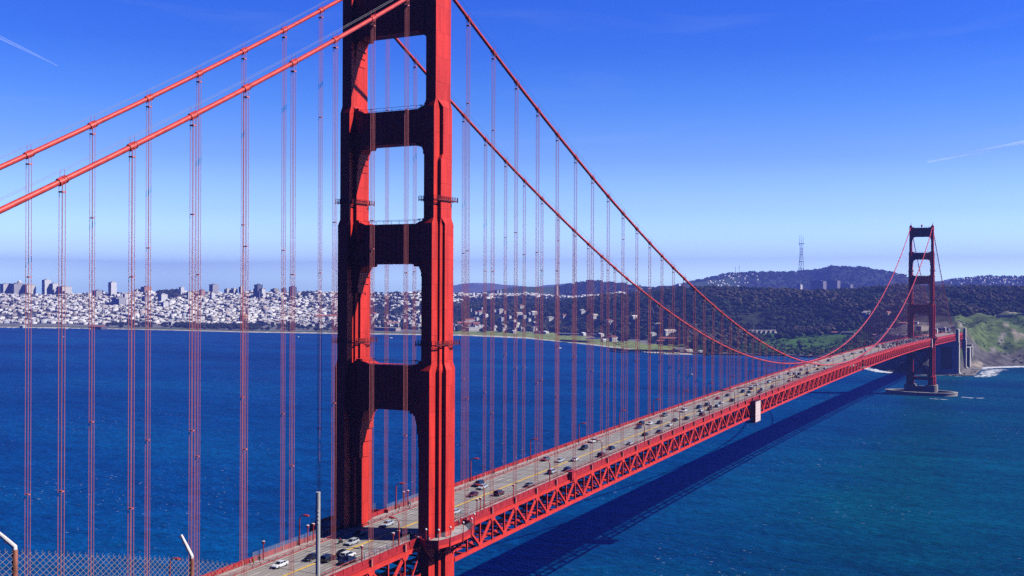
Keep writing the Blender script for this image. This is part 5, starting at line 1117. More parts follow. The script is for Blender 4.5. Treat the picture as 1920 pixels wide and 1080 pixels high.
hall('shed', 'white shed with rounded roof left of the dark hangar', 'shed', -1172, 2570, 4.6, 22, 9, 16, WHITEW, WHITEW, axis='y')
hall('warehouse', 'long low pinkish building behind the beach seen through the tower', 'warehouse', -1695, 2528, 3.7, 96, 9, 22, PINKW, mat('pale_roof', (.55, .50, .46), .9), gable=False)
hall('barracks', 'white building with terracotta roof among trees, seen through the tower', 'building', -1870, 2812, 9, 58, 12, 16, WHITEW, TERRA, rows=2)
hall('barracks', 'white barracks on the wooded slope right of the tower', 'building', -1631, 2939, 19, 37, 13, 14, WHITEW, TERRA, rows=2)
hall('store', 'low white flat roofed store behind the lawn right of the tower', 'building', -1456, 2650, 3.5, 42, 11, 24, WHITEW, WHITEW, gable=False)
for i, xx in enumerate((-1650, -1618, -1580)): hall('brick_barracks', f'red brick barracks with terracotta roof, {("left", "middle", "right")[i]} one of three right of the tower', 'building', xx, 2908 - i * 8, 10, 26, 12.5, 14, BRICK, TERRA, rows=2)
hall('store', 'little white store right of the row of parked boats on the lawn', 'building', -1292, 2610, 2.6, 12, 9, 12, WHITEW, WHITEW)
hall('gabled_house', 'white gabled house at the left under the viaduct', 'house', -783, 2413, 13, 15, 12, 12, WHITEW, WHITEW, rows=2, axis='y')
hall('long_building', 'cream long building with rows of windows on the slope by the viaduct', 'building', -729, 2396, 22, 40, 12, 14, WHITEW, PINKW, rows=2)
hall('brick_store', 'brick warehouse with red roof near the shore, rear one of two', 'warehouse', -697, 2301, 6.5, 56, 12, 18, BRICK, TERRA, rows=2)
hall('brick_store', 'brick warehouse with red roof near the shore, front one of two', 'warehouse', -672, 2205, 5.8, 50, 10, 16, BRICK, TERRA, rows=2)
hall('stone_store', 'brownish stone building at the foot of the pier', 'building', -570, 1984, 2, 27, 9, 12, mat('brown_stone', (.27, .22, .19), .9), DARKR, rows=2)
hall('pier_house', 'cream house on the sea wall, left and larger of two', 'house', -545, 1972, 1.8, 17, 7.4, 9, CREAMW, CREAMW)
hall('pier_house', 'cream house on the sea wall, right and smaller of two', 'house', -517, 1968, 1.2, 9, 7, 8, CREAMW, WHITEW, axis='y')
hall('hospital_block', 'white flat block behind the beach left of the tower', 'building', -2187, 2820, 9, 42, 15, 18, WHITEW, WHITEW, gable=False, rows=3)
hall('long_building', 'long red roofed building on the rise left of the tower', 'building', -2229, 2927, 22, 85, 15, 18, PINKW, TERRA, rows=3)
hall('white_shed', 'small white shed at the far left waterline', 'shed', -2857, 2134, 1.4, 19, 9, 12, WHITEW, WHITEW)
for i, (x, y, z) in enumerate(((-526, 2423, 27), (-515, 2426, 27), (-504, 2429, 27), (-493, 2432, 27), (-482, 2435, 27.5), (-471, 2438, 28))):
    hall('gabled_house', f'white gabled house, {ordinal(i + 1)} from left in the row of six above the green slope', 'house', x, y, z - 1, 8.2, 11, 12, WHITEW, mat('pale_roof', (.55, .50, .46), .9), rows=2, axis='y', group='row of six gabled houses')
hall('white_house', 'white gabled house alone in the wood left of the far tower', 'house', -259, 2516, 70.5, 22, 16, 16, WHITEW, mat('pale_roof', (.55, .50, .46), .9), rows=2, axis='y')
hall('house_in_wood', 'cream house in the wood just left of the far tower', 'house', -193, 2397, 78, 12, 10, 10, CREAMW, TERRA, rows=2)
hall('toll_office', 'cream two storey office with flat roof behind the far tower legs', 'building', -55, 1810, 63.6, 20, 10, 12, CREAMW, CREAMW, gable=False, rows=2)
hall('toll_office', 'small cream office right of the larger one behind the far tower', 'building', -36, 1796, 64, 10, 8, 10, CREAMW, TERRA, rows=2)
hall('toll_canopy', 'low bluish toll canopy at the end of the bridge road', 'canopy', -30, 1880, 63.5, 30, 5, 8, mat('bluish_wall', (.22, .25, .40), .8), mat('bluish_roof', (.26, .29, .42), .7), gable=False)
hall('car_park_shed', 'long pinkish shed by the car park, left of the bridge road', 'shed', -309, 2380, 31.5, 22, 7, 10, PINKW, TERRA)
hall('car_park_shed', 'long grey shed by the car park, nearer the bridge road', 'shed', -277, 2358, 33, 29, 7, 10, GREYW, DARKR)
for i, (x, y) in enumerate(((-180, 2150), (-150, 2120), (-120, 2080), (-95, 2050))):
    hall('car_park_shed', f'low pale shed in the toll plaza, {ordinal(i + 1)} from the left', 'shed', x, y, float(ground(x, y)[0]), 20 - 2 * i, 5.5, 9, (CREAMW, WHITEW)[i % 2], (TERRA, DARKR)[i % 2])
for i, (x, y) in enumerate([(-2057.0, 2988.0), (-2171.0, 3325.0), (-2136.0, 3329.0), (-2026.0, 3173.0), (-2085.0, 3323.0), (-1998.0, 3500.0), (-1630.0, 3012.0), (-1568.0, 3052.0), (-1480.0, 3011.0), (-1537.0, 3148.0), (-1423.0, 3015.0), (-1303.0, 2892.0), (-1250.0, 2882.0), (-1192.0, 2896.0), (-1108.0, 2796.0), (-1014.0, 2685.0), (-929.0, 2667.0), (-803.0, 2517.0)]):
    hall('house', f'small white house alone among the trees, {ordinal(i + 1)} from left on the wooded slope', 'house', x, y, float(ground(x, y)[0]) + 2.5, 15 + (i * 7) % 6, 11.5, 13, WHITEW, (TERRA, WHITEW, CREAMW)[i % 3], rows=2, axis='xy'[i % 2], group='white houses in the wood')
# bluff-top low wall and rotunda
t_ = thing('battery_wall', 'long pale low wall along the top of the green bluff', 'wall', (0, 0, 0)); mb = MB()
for pa, pb in ((1822, 1852), (1868, 1902), (1905, 1925)):
    for q in range(6):
        p0 = polar(az_of(pa + (pb - pa) * q / 6), 2510); p1_ = polar(az_of(pa + (pb - pa) * (q + 1) / 6), 2510)
        zz = float(ground(*p0)[0]); mb.bar((p0[0], p0[1], zz + 1.0), (p1_[0], p1_[1], zz + 1.0), 1.2, 4.6)
mb.build('wall', WHITEW, t_)
ro_ = thing('rotunda', 'terracotta domed rotunda with columns among dark trees near the beach', 'rotunda', (-2415, 2694, 8))
MB().lathe([(17, 0), (17, 2)], (0, 0, 0), 8).build('plinth', CREAMW, ro_)
[MB().tube([(14.5 * math.cos(R(22.5 + 45 * k)) + dx_, 14.5 * math.sin(R(22.5 + 45 * k)), 2), (14.5 * math.cos(R(22.5 + 45 * k)) + dx_, 14.5 * math.sin(R(22.5 + 45 * k)), 17)], 1.2, 8).build('column', mat('terracotta_stone', (.58, .34, .22), .85), ro_) for k in range(8) for dx_ in (-1.6, 1.6)]
MB().lathe([(16.5, 17), (16.5, 21), (15, 21.5), (14.5, 24.5)], (0, 0, 0), 8).build('entablature', mat('terracotta_stone', (.58, .34, .22)), ro_)
MB().lathe([(14.2, 24.5), (13.4, 28), (11, 31.5), (7, 34.2), (2.5, 35.4), (.1, 35.6)], (0, 0, 0), 20).build('dome', mat('dome_ochre', (.60, .40, .26), .8), ro_, smooth=True)
# brick fort under the arch
ft_ = thing('brick_fort', 'dark brick fort on the point beneath the bridge arch', 'fort', (-33, 1702, 1)); mb = MB()
mb.box(-42, 38, -30, -24, 0, 15); mb.box(-42, -36, -24, 30, 0, 15); mb.box(32, 38, -24, 30, 0, 15); mb.box(-42, 38, 30.01, 36, 0, 15); mb.build('wall', mat('fort_brick', (.20, .12, .10), .9, var=.25, scale=.2), ft_)
MB().box(-36, 32, -24, 30, 0, 13.2).build('terrace', CREAMW, ft_)
for i in range(13):
    for zz in (3, 7.5): MB().box(-39 + i * 6 - .7, -39 + i * 6 + .7, -30.08, -30.01, zz, zz + 1.8).build('gun_port', M_DARK, ft_)
# sea wall with rocks along the point
def seawall(name, label, cat, pts, w, h, m, rocks=0):
    t_ = thing(name, label, cat); mb = MB()
    for p, q in zip(pts[:-1], pts[1:]): mb.bar((p[0], p[1], h / 2 - 1.2), (q[0], q[1], h / 2 - 1.2), w, h)
    mb.build('wall', m, t_); return t_
seawall('sea_wall', 'long low dark sea wall and road edge at the foot of the wooded slope', 'sea wall', [(-560, 1962), (-494, 1950), (-420, 1968), (-334, 1986), (-260, 1965), (-190, 1880), (-120, 1750), (-85, 1672)], 5, 5.0, mat('sea_wall_stone', (.24, .22, .21), .9, var=.3, scale=.2))
rk = MB()
for i in range(420):
    t0 = rnd.random(); pts = [(-150, 1800), (-110, 1730), (-92, 1680), (-75, 1655), (-40, 1648), (20, 1634), (40, 1700), (36, 1790)]
    f_ = t0 * (len(pts) - 1); a = int(f_); p = [pts[a][k] + (pts[a + 1][k] - pts[a][k]) * (f_ - a) for k in (0, 1)]
    s_ = rnd.uniform(.8, 2.4); c0 = (p[0] + rnd.uniform(-6, 4), p[1] + rnd.uniform(-6, 4), rnd.uniform(-.3, 1.6))
    rk.lathe([(s_ * .5, -s_ * .6), (s_ * rnd.uniform(.8, 1.1), 0), (s_ * .55, s_ * .55), (.05, s_ * .7)], c0, 6)
tag(rk.build('rocks', mat('shore_rock', (.13, .115, .11), .95, var=.4, scale=.4)), 'dark boulders heaped along the point under the bridge', 'rocks', kind='stuff')
pt_ = MB(); pt_.prism_z([(-95, 1668), (-60, 1646), (25, 1630), (42, 1640), (44, 1830), (-20, 1830), (-120, 1760)], -3, 1.6)
tag(pt_.build('ground', mat('quay_ground', (.22, .20, .18), .95, var=.3, scale=.1)), 'paved quay of the point around the brick fort', 'ground', kind='structure')
# piers
def pier_deck(label, pts, w, z):
    t_ = thing('pier', label, 'pier'); d_ = MB(); pl = MB()
    for p, q in zip(pts[:-1], pts[1:]):
        d_.bar((p[0], p[1], z - 1.1), (q[0], q[1], z - 1.1), w, 3.0); L = math.hypot(q[0] - p[0], q[1] - p[1]); n = int(L / 7)
        ux, uy = (q[0] - p[0]) / L, (q[1] - p[1]) / L
        for i in range(n + 1):
            for s_ in (-1, 1): cx, cy = p[0] + ux * L * i / max(n, 1) - uy * s_ * w * .42, p[1] + uy * L * i / max(n, 1) + ux * s_ * w * .42; pl.tube([(cx, cy, -4), (cx, cy, z)], .4, 5)
        d_.bar((p[0] - uy * w * .48, p[1] + ux * w * .48, z + .9), (q[0] - uy * w * .48, q[1] + ux * w * .48, z + .9), .15, 1.0); d_.bar((p[0] + uy * w * .48, p[1] - ux * w * .48, z + .9), (q[0] + uy * w * .48, q[1] - ux * w * .48, z + .9), .15, 1.0)
    d_.build('deck', mat('pier_timber', (.13, .115, .115), .9, var=.2, scale=.3), t_); pl.build('piling', mat('piling', (.07, .06, .06), .9), t_)
pier_deck('long grey timber pier reaching left from the sea wall', [(-722, 1968), (-668, 1922), (-558, 1953)], 12, 6.2)
pier_deck('short dark pier with a small hut left of the lawn beach', [(-980, 2264), (-893, 2243)], 9, 4.8)
# viaduct
vd = thing('viaduct', 'dark road viaduct on piers crossing the wooded slope', 'viaduct'); dk = MB()
v0, v1 = (-975, 2640, 34.5), (-690, 2430, 46.)
dk.bar(v0, v1, 12, 2.2); dk.bar((v0[0], v0[1], v0[2] + 1.7), (v1[0], v1[1], v1[2] + 1.7), 12.2, .5)
for i in range(12):
    f_ = i / 11; p = [v0[k] + (v1[k] - v0[k]) * f_ for k in range(3)]; gz = float(ground(p[0], p[1])[0])
    MB().box(p[0] - 1.2, p[0] + 1.2, p[1] - 4, p[1] + 4, min(gz, p[2]) - 4, p[2] - 1).build('pier', mat('viaduct_pier', (.26, .22, .21), .9), vd)
dk.build('deck', mat('viaduct_steel', (.17, .14, .15), .8), vd)
# lattice mast and two slim masts on the far hill
sx_, sy_ = polar(az_of(1502), 8900); sg = float(ground(sx_, sy_)[0]) - 3
st_ = thing('lattice_tower', 'tall three legged lattice mast on the far hill', 'mast', (sx_, sy_, sg)); H = 571.7 - sg
lv = [(0, 1.0), (.09, .86), (.28, .66), (.47, .50), (.62, .42), (.755, .62)]
mb = MB(); rad0 = 26.
def leg_pt(k, f, r): return (rad0 * r * math.cos(R(90 + 120 * k + 15)), rad0 * r * math.sin(R(90 + 120 * k + 15)), H * f)
for k in range(3):
    for (f0, r0), (f1, r1) in zip(lv[:-1], lv[1:]): mb.bar(leg_pt(k, f0, r0), leg_pt(k, f1, r1), 2.8, 2.8)
mb.build('mast_legs', mat('mast_paint', (.12, .06, .06), .7), st_)
cr = MB()
for f, r in lv[1:]:
    for k in range(3): cr.bar(leg_pt(k, f, r), leg_pt((k + 1) % 3, f, r), 2.6, 4.2)
for k in range(3): cr.bar(leg_pt(k, .755, .95), leg_pt((k + 1) % 3, .755, .95), 3.5, 4.5); cr.bar(leg_pt(k, 0, 1), leg_pt((k + 1) % 3, .28, .66), 1, 1); cr.bar(leg_pt(k, .28, .66), leg_pt((k + 1) % 3, .62, .42), 1, 1)
cr.build('cross_frame', mat('mast_paint', (.3, .17, .15)), st_)
for k, hh in ((0, 1.0), (1, .985), (2, .97)): p = leg_pt(k, .755, .62); MB().tube([p, (p[0], p[1], H * hh)], [1.7, .7], 6).build('antenna', mat('mast_white', (.2, .15, .16), .6), st_)
for px_, y_, lab in ((1378.5, 498, 'slim antenna mast on the far grassy hill, left of two'), (1386, 499, 'slim antenna mast on the far grassy hill, right of two')):
    x, y = polar(az_of(px_), 8480); z = float(ground(x, y)[0]); a_ = MB(); a_.tube([(0, 0, -2), (0, 0, 62)], [1.6, .7], 6); [a_.box(-3, 3, -.5, .5, q, q + 1.4) for q in (20, 36, 48)]
    o = thing('antenna_mast', lab, 'mast', (x, y, z)); a_.build('mast', mat('mast_white', (.2, .15, .16)), o)

# parked boats and cars on the far shore
hull = MB().loft([[(x, -w, zb), (x, w, zb), (x, w * 1.1, 1.5), (x, -w * 1.1, 1.5)] for x, w, zb in ((-5, .9, .4), (-3, 1.5, 0), (1, 1.6, 0), (4, .7, .3), (5.4, .08, .9))])
def boat(name, label, x, y, z, rz, sail=True, group=None, hoist=False, sc=1.):
    o = thing(name, label, 'sailboat' if sail else 'boat', (x, y, z), rz, group); o.scale = (sc,) * 3
    MB().add(hull.v, hull.f).build('hull', WHITEW, o); MB().loft([[(x_, -.8, 1.5), (x_, .8, 1.5), (x_, .6, 2.3), (x_, -.6, 2.3)] for x_ in (-2, 1.2)]).build('cabin', WHITEW, o)
    if sail: MB().tube([(.8, 0, 1.4), (.8, 0, 14)], [.14, .08], 6).build('mast', M_CAP, o)
    if hoist: MB().add([(.7, .0, 2.6), (-4.4, .5, 2.7), (.75, 0, 13.6), (.7, .08, 2.6), (-4.4, .58, 2.7), (.75, .08, 13.6)], [(0, 1, 2), (5, 4, 3), (0, 3, 4, 1), (1, 4, 5, 2), (2, 5, 3, 0)]).build('mainsail', M_CAP, o); MB().add([(.9, 0, 13), (5.2, 0, 1.7), (1.2, .5, 2.2), (.9, .06, 13), (5.2, .06, 1.7), (1.2, .56, 2.2)], [(0, 1, 2), (5, 4, 3), (0, 3, 4, 1), (1, 4, 5, 2), (2, 5, 3, 0)]).build('jib', M_CAP, o)
    return o
boat('sailboat', 'lone white sailboat on the bay behind the suspender ropes', -367, 1430, -.2, 2.2, hoist=True)
boat('motor_boat', 'small pale boat on the bay at far left', -2244, 1776, -.2, .5, sail=False)
boat('motor_boat', 'small pale boat just left of the big tower near the far beach', -1711, 2115, -.2, 1.9, sail=False)
boat('motor_boat', 'tiny boat seen through the lower tower opening', -1462, 2201, -.2, 1.1, sail=False)
boat('motor_boat', 'tiny white boat off the short dark pier', -864, 2004, -.2, 1.1, sail=False)
b0 = boat('moored_sailboat', 'small white sailboat moored in the marina along the far left shore', -2760, 2112, -.2, .3, group='sailboats moored at the far left')
for i in range(34):
    f_ = rnd.random(); o = copy_tree(b0); x, y = polar(az_of(40 + 420 * f_ * (1 if i % 3 else .55)), 0); a_ = az_of(10 + 175 * f_); d_ = float(np.interp(a_, _TA, _TD[:, 1])) + rnd.uniform(-34, -12)
    o.location = (*polar(a_, d_), -.2); o.rotation_euler = (0, 0, rnd.uniform(0, 6))
pc_cols = ['white', 'silver', 'grey', 'navy', 'white', 'maroon']; pcm = {}
def parked(x, y, z, rz, c, lab, grp):
    k = ('p', c)
    if k not in pcm: pcm[k] = make_small_car('suv', c); o = pcm[k]
    else: o = pcm[k].copy(); COL.objects.link(o)
    o.location = (x, y, z); o.rotation_euler = (0, 0, rz); tag(o, lab, 'car', grp)
for i in range(64):
    c = pc_cols[i % 6]; cn = CNAME.get(c, c)
    if i < 34: px_ = rnd.uniform(1640, 1790); d_ = rnd.uniform(2080, 2330); a_ = az_of(px_); lab, grp = f'tiny {cn} parked car in the car park behind the far tower', f'{cn} cars parked behind the far tower'
    elif i < 46: a_ = az_of(rnd.uniform(1795, 1820)); d_ = rnd.uniform(2360, 2400); lab, grp = f'tiny {cn} parked car beside the green bluff', f'{cn} cars parked by the bluff'
    else: a_ = az_of(rnd.uniform(905, 1000)); d_ = float(np.interp(a_, _TA, _TD[:, 1])) + rnd.uniform(330, 345); lab, grp = f'tiny {cn} parked car along the far lawn', f'{cn} cars parked along the far lawn'
    x, y = polar(a_, d_); parked(x, y, float(ground(x, y)[0]) + .1, rnd.uniform(0, 3), c, lab, grp)

# ------------------------------------------------------------------ trees
bm = bmesh.new(); bmesh.ops.create_icosphere(bm, subdivisions=2, radius=1); IV = np.array([v.co[:] for v in bm.verts]); IF = np.array([[v.index for v in f.verts] for f in bm.faces]); bm.free()
bm = bmesh.new(); bmesh.ops.create_icosphere(bm, subdivisions=1, radius=1); IV1 = np.array([v.co[:] for v in bm.verts]); IF1 = np.array([[v.index for v in f.verts] for f in bm.faces]); bm.free()
def canopy(P, Rr, Hh, tint, leaves=26, lobes=3, flat=.75):
    """crowns at P (n,3 base on the ground): lobes of rough foliage plus loose leaf sprays; returns V, F(tri), colour"""
    n = len(P); Vs, Fs, Cs = [], [], []; off = 0
    for l in range(lobes):
        c = P + np.c_[NP.normal(0, .38, n) * Rr, NP.normal(0, .38, n) * Rr, Hh - Rr * NP.uniform(.55, .95, n) - l * Hh * .07]
        r = Rr * NP.uniform(.55, .85, n)
        dis = 1 + NP.uniform(-.26, .26, (n, len(IV1)))
        v = IV1[None] * dis[..., None] * r[:, None, None] * np.array([1, 1, flat])[None, None] + c[:, None]
        Vs.append(v.reshape(-1, 3)); Fs.append((IF1[None] + (np.arange(n) * len(IV1))[:, None, None]).reshape(-1, 3) + off); off += n * len(IV1)
        Cs.append(np.repeat(tint * NP.uniform(.75, 1.25, n)[:, None], len(IV1), 0))
    m = n * leaves; who = np.repeat(np.arange(n), leaves)
    d = NP.normal(size=(m, 3)); d /= np.linalg.norm(d, axis=1)[:, None]; d[:, 2] = np.abs(d[:, 2]) * 1.0 - .25
    c = P[who] + np.c_[np.zeros(m), np.zeros(m), (Hh - Rr * .8)[who]] + d * (Rr * NP.uniform(.85, 1.22, n * leaves // max(leaves, 1) * leaves if False else n)[who] if False else (Rr[who] * NP.uniform(.75, 1.18, m)))[:, None] * np.array([1, 1, .85])
    e1 = NP.normal(size=(m, 3)); e2 = NP.normal(size=(m, 3)); s = (Rr[who] * NP.uniform(.16, .34, m))[:, None]
    e1 = e1 / np.linalg.norm(e1, axis=1)[:, None] * s; e2 = e2 / np.linalg.norm(e2, axis=1)[:, None] * s
    v = np.stack([c + e1, c - e1 * .5 + e2, c - e1 * .5 - e2], 1)
    Vs.append(v.reshape(-1, 3)); Fs.append(np.arange(m * 3).reshape(-1, 3) + off)
    Cs.append(np.repeat(tint[who] * NP.uniform(.75, 1.3, m)[:, None], 3, 0))
    return np.concatenate(Vs), np.concatenate(Fs), np.concatenate(Cs)
LEAF = attr_mat('foliage', .85, .12, .35, .1)
TINTS = np.array([(.044, .056, .026), (.078, .066, .044), (.028, .038, .026), (.100, .084, .058), (.020, .028, .020)])
def scatter(n, pxr, dfun, ok=None):
    out = []
    px_ = NP.uniform(*pxr, n); a_ = YAWP + np.arctan((px_ - 960) / 1999.5); lo, hi = dfun(a_, px_)
    d_ = np.sqrt(NP.uniform(0, 1, n) * (hi ** 2 - lo ** 2) + lo ** 2)
    x = ORIGIN[0] + d_ * np.sin(a_); y = ORIGIN[1] + d_ * np.cos(a_)
    return px_, d_, x, y
def T_(a_, k): return np.interp(a_, _TA, _TD[:, k])
# presidio forest
def fr(a_, px_):
    d0 = T_(a_, 1)
    lo = np.interp(px_, [640, 780, 860, 1040, 1160, 1290, 1310, 1400, 1440, 1570, 1600, 1660, 1700, 1790, 1810, 1850, 1925, 2100], [d0.mean() + 900, 3420, 3300, 3130, 2950, 2450, 2230, 2420, 2560, 2620, 2420, 2420, 2420, 2440, 2480, 2580, 2600, 2600])
    return lo, T_(a_, 4) + 260
px_, d_, x, y = scatter(9500, (640, 2080), fr)
clear = (np.sin(x * .012 + 2) * np.sin(y * .010 + 1) > .90) | ((np.abs(px_ - 1626) < 14) & (d_ < 2620)) | ((np.abs(px_ - 1665) < 10) & (d_ < 2460))
for hx_, hy_, hw_ in HALLS + HALLS_EXTRA:
    vx, vy = hx_ - ORIGIN[0], hy_ - ORIGIN[1]; L_ = math.hypot(vx, vy); vx /= L_; vy /= L_
    al = (x - hx_) * vx + (y - hy_) * vy; pe = np.abs(-(x - hx_) * vy + (y - hy_) * vx)
    clear |= (al < 14) & (al > -150) & (pe < hw_ * .5 + 5)
x, y, d_, px_ = x[~clear], y[~clear], d_[~clear], px_[~clear]
g_ = ground(x, y); n = len(x); patch = np.sin(x * .008) * np.sin(y * .009 + 1) + .6 * np.sin(x * .021 + y * .017)
Hh = NP.uniform(11, 20, n) + 4 * np.clip(patch, -1, 1); Rr = NP.uniform(5.5, 9.5, n)
ti = TINTS[np.where(patch > .25, NP.choice([1, 3, 3, 0], n), NP.choice([0, 2, 4, 2], n))]
V, F, Cc = canopy(np.c_[x, y, g_], Rr, Hh, ti, 22, 3)
tag(np_mesh('forest', V, F, [LEAF], cols=Cc), 'dark wooded slopes covering the shore behind the bridge', 'forest', kind='stuff')
# hill woods far behind, city trees, knoll trees, coastal scrub
def band(n, pxr, k, lo, hi): return scatter(n, pxr, lambda a_, p_: (T_(a_, k) + lo, T_(a_, k) + hi))
parts = []
for n, pxr, k, lo, hi, r0, r1 in ((1900, (1400, 1700), 8, -1700, 60, 9, 15), (600, (1045, 1215), 8, -900, 80, 9, 15), (160, (1290, 1400), 8, -300, 40, 7, 11), (420, (1780, 2000), 8, -700, 40, 8, 13), (170, (298, 336), 6, -200, 40, 6, 10), (60, (566, 596), 6, -120, 30, 6, 9), (300, (655, 860), 6, -650, 30, 6, 9), (700, (1180, 1300), 6, -700, 20, 7, 11), (300, (860, 1050), 6, -1400, -500, 7, 11), (1150, (-150, 650), 4, -420, 650, 4, 7.5), (240, (200, 655), 1, 90, 420, 5, 9), (200, (330, 480), 1, 150, 380, 6, 10)):
    parts.append((band(n, pxr, k, lo, hi), r0, r1))
xs = np.concatenate([p[0][2] for p in parts]); ys_ = np.concatenate([p[0][3] for p in parts]); Rr = np.concatenate([NP.uniform(p[1], p[2], len(p[0][2])) for p in parts]); Hh = Rr * np.where(np.hypot(xs - ORIGIN[0], ys_ - ORIGIN[1]) > 6300, NP.uniform(1.0, 1.3, len(Rr)), NP.uniform(1.4, 1.9, len(Rr)))
V, F, Cc = canopy(np.c_[xs, ys_, ground(xs, ys_)], Rr, Hh, TINTS[NP.choice([0, 2, 4, 1], len(Rr))], 16, 2)
tag(np_mesh('woods', V, F, [LEAF], cols=Cc), 'scattered dark tree masses on the city hills and far ridges', 'woods', kind='stuff')
px_, d_, x, y = scatter(2300, (1300, 2050), lambda a_, p_: (T_(a_, 1) + 30, np.minimum(T_(a_, 1) + 640, 2560)))
k_ = ~((px_ > 1425) & (px_ < 1585) & (d_ > 2380) & (NP.random(len(px_)) < .8)) & ~((px_ > 1640) & (px_ < 1795) & (d_ > 2040)) & ~((px_ > 1800) & (NP.random(len(px_)) < .25)) & ~((px_ > 1655) & (px_ < 1830) & (d_ < 2000))
x, y = x[k_], y[k_]; Rr = NP.uniform(2.5, 6.5, len(x)) * np.where(px_[k_] > 1795, .38, 1); Hh = Rr * NP.uniform(1.0, 1.5, len(x))
V, F, Cc = canopy(np.c_[x, y, ground(x, y)], Rr, Hh, np.array([(.045, .085, .020), (.035, .065, .022), (.055, .095, .024)])[NP.choice(3, len(x))], 20, 3, .65)
tag(np_mesh('scrub', V, F, [LEAF], cols=Cc), 'green scrub over the coastal slope and bluff', 'scrub', kind='stuff')
# single trees one can tell apart near the beach
def tree(label, x, y, r, h, group):
    z = float(ground(x, y)[0]); o = thing('tree', label, 'tree', (x, y, z), 0, group)
    t0 = MB(); t0.tube([(0, 0, -1), (.1, 0, h * .4), (.25, .1, h * .75)], [r * .09, r * .07, r * .03], 7)
    for q in range(3): a_ = q * 2.1 + rnd.random(); t0.tube([(.1, 0, h * .4), (r * .5 * math.cos(a_), r * .5 * math.sin(a_), h * .68)], [r * .05, r * .02], 5)
    t0.build('trunk', mat('bark', (.09, .07, .055), .9), o)
    V, F, Cc = canopy(np.array([[0, 0, 0.]]), np.array([r]), np.array([h]), TINTS[[rnd.choice((0, 2, 4))]], 160, 4)
    c_ = np_mesh('crown', V, F, [LEAF], cols=Cc); c_.parent = o; return o
GT = 'single trees behind the far beach'
for px_, d_, r, h, lab in ((704, 290, 6, 10, 'round tree at the left edge of the row before the pinkish building'), (718, 290, 7, 11, 'second round tree before the long pinkish building'), (726, 292, 6, 10, 'third round tree before the long pinkish building'), (735, 288, 6.5, 11, 'fourth round tree before the long pinkish building'), (742, 288, 6, 10, 'fifth round tree before the long pinkish building'), (769, 290, 8, 11, 'broad tree close to the lit tower leg, left of it'),
                      (780, 295, 8, 12, 'dark tree touching the tower leg edge'), (921, 420, 10, 20, 'tall dark tree right of the low white store'), (932, 430, 11, 22, 'tall round tree among the brick barracks'), (1163, 200, 7, 14, 'slim tree beside the small red roofed beach house'), (1174, 190, 7, 20, 'tall palm-like tree on the lawn right of the beach houses'), (1253, 250, 10, 15, 'dark tree before the brick warehouses, left one'), (1266, 240, 9, 13, 'dark tree before the brick warehouses, right one'), (1222, 380, 8, 11, 'round tree before the white gabled house by the viaduct')):
    a_ = az_of(px_); x, y = polar(a_, float(T_(a_, 1)) + d_); tree(lab, x, y, r, h, GT)

# ------------------------------------------------------------------ surf
sm = bpy.data.materials.new('surf_foam'); sm.use_nodes = True; t = sm.node_tree; b = t.nodes['Principled BSDF']
b.inputs['Base Color'].default_value = (.82, .86, .88, 1); b.inputs['Roughness'].default_value = .8
a_ = t.nodes.new('ShaderNodeAttribute'); a_.attribute_name = 'tone'
g = t.nodes.new('ShaderNodeNewGeometry'); n_ = t.nodes.new('ShaderNodeTexNoise'); n_.inputs['Scale'].default_value = .13; n_.inputs['Detail'].default_value = 7
mp = t.nodes.new('ShaderNodeMapping'); mp.inputs['Scale'].default_value = (1, .8, 1); t.links.new(g.outputs['Position'], mp.inputs[0]); t.links.new(mp.outputs[0], n_.inputs['Vector'])
s1 = t.nodes.new('ShaderNodeMath'); s1.operation = 'ADD'; t.links.new(n_.outputs[0], s1.inputs[0]); t.links.new(a_.outputs['Fac'], s1.inputs[1])
s2 = t.nodes.new('ShaderNodeMapRange'); s2.inputs[1].default_value = .98; s2.inputs[2].default_value = 1.16; t.links.new(s1.outputs[0], s2.inputs[0]); t.links.new(s2.outputs[0], b.inputs['Alpha'])
def surf(line, w, label, amp=.62):
    n = 60; P = []; seg = np.linspace(0, len(line) - 1, n)
    L = np.array([[np.interp(s_, range(len(line)), [q[k] for q in line]) for k in (0, 1)] for s_ in seg]); N = np.gradient(L, axis=0); N = np.c_[-N[:, 1], N[:, 0]]; N /= np.linalg.norm(N, axis=1)[:, None]
    V, C = [], []
    for f_, c in ((-1, 0), (-.5, .8), (0, 1), (.5, .8), (1, 0)):
        V.append(np.c_[L + N * w * f_, np.full(n, .06)]); C.append(np.full((n, 3), c * amp) * np.clip(np.minimum(np.arange(n), n - 1 - np.arange(n)) / 8, 0, 1)[:, None])
    i, j = np.meshgrid(range(4), range(n - 1), indexing='ij'); k = (i * n + j).ravel()
    o = np_mesh('surf', np.concatenate(V), np.stack([k, k + 1, k + n + 1, k + n], 1), [sm], cols=np.concatenate(C)); return tag(o, label, 'surf', kind='stuff')
def ll(pts): return [tuple(polar(az_of(p), d)) for p, d in pts]
def dsh(p, off=0): return float(np.interp(az_of(p), _TA, _TD[:, 1])) + off
surf(ll([(p, dsh(p, -14)) for p in (1812, 1822, 1835, 1850, 1880, 1925, 2000)]), 34, 'white surf along the foot of the bluff', .74)
surf([(30, 1636), (52, 1640), (62, 1690), (60, 1750), (66, 1810), (90, 1850)], 26, 'white surf round the foot of the pylon', .64)
surf([(-60, 1630), (-100, 1655), (-130, 1715), (-160, 1770), (-205, 1840)], 24, 'white surf left of the brick fort', .74)
surf([(-20, 1640), (30, 1624)], 6, 'thin surf line before the pylon base', .6)
surf([(49, 1268), (62, 1262), (84, 1268)], 7, 'wash trailing from the oval fender', .66)
surf([(12, 1228), (30, 1222), (46, 1226)], 3.2, 'thin wash before the oval fender', .62)

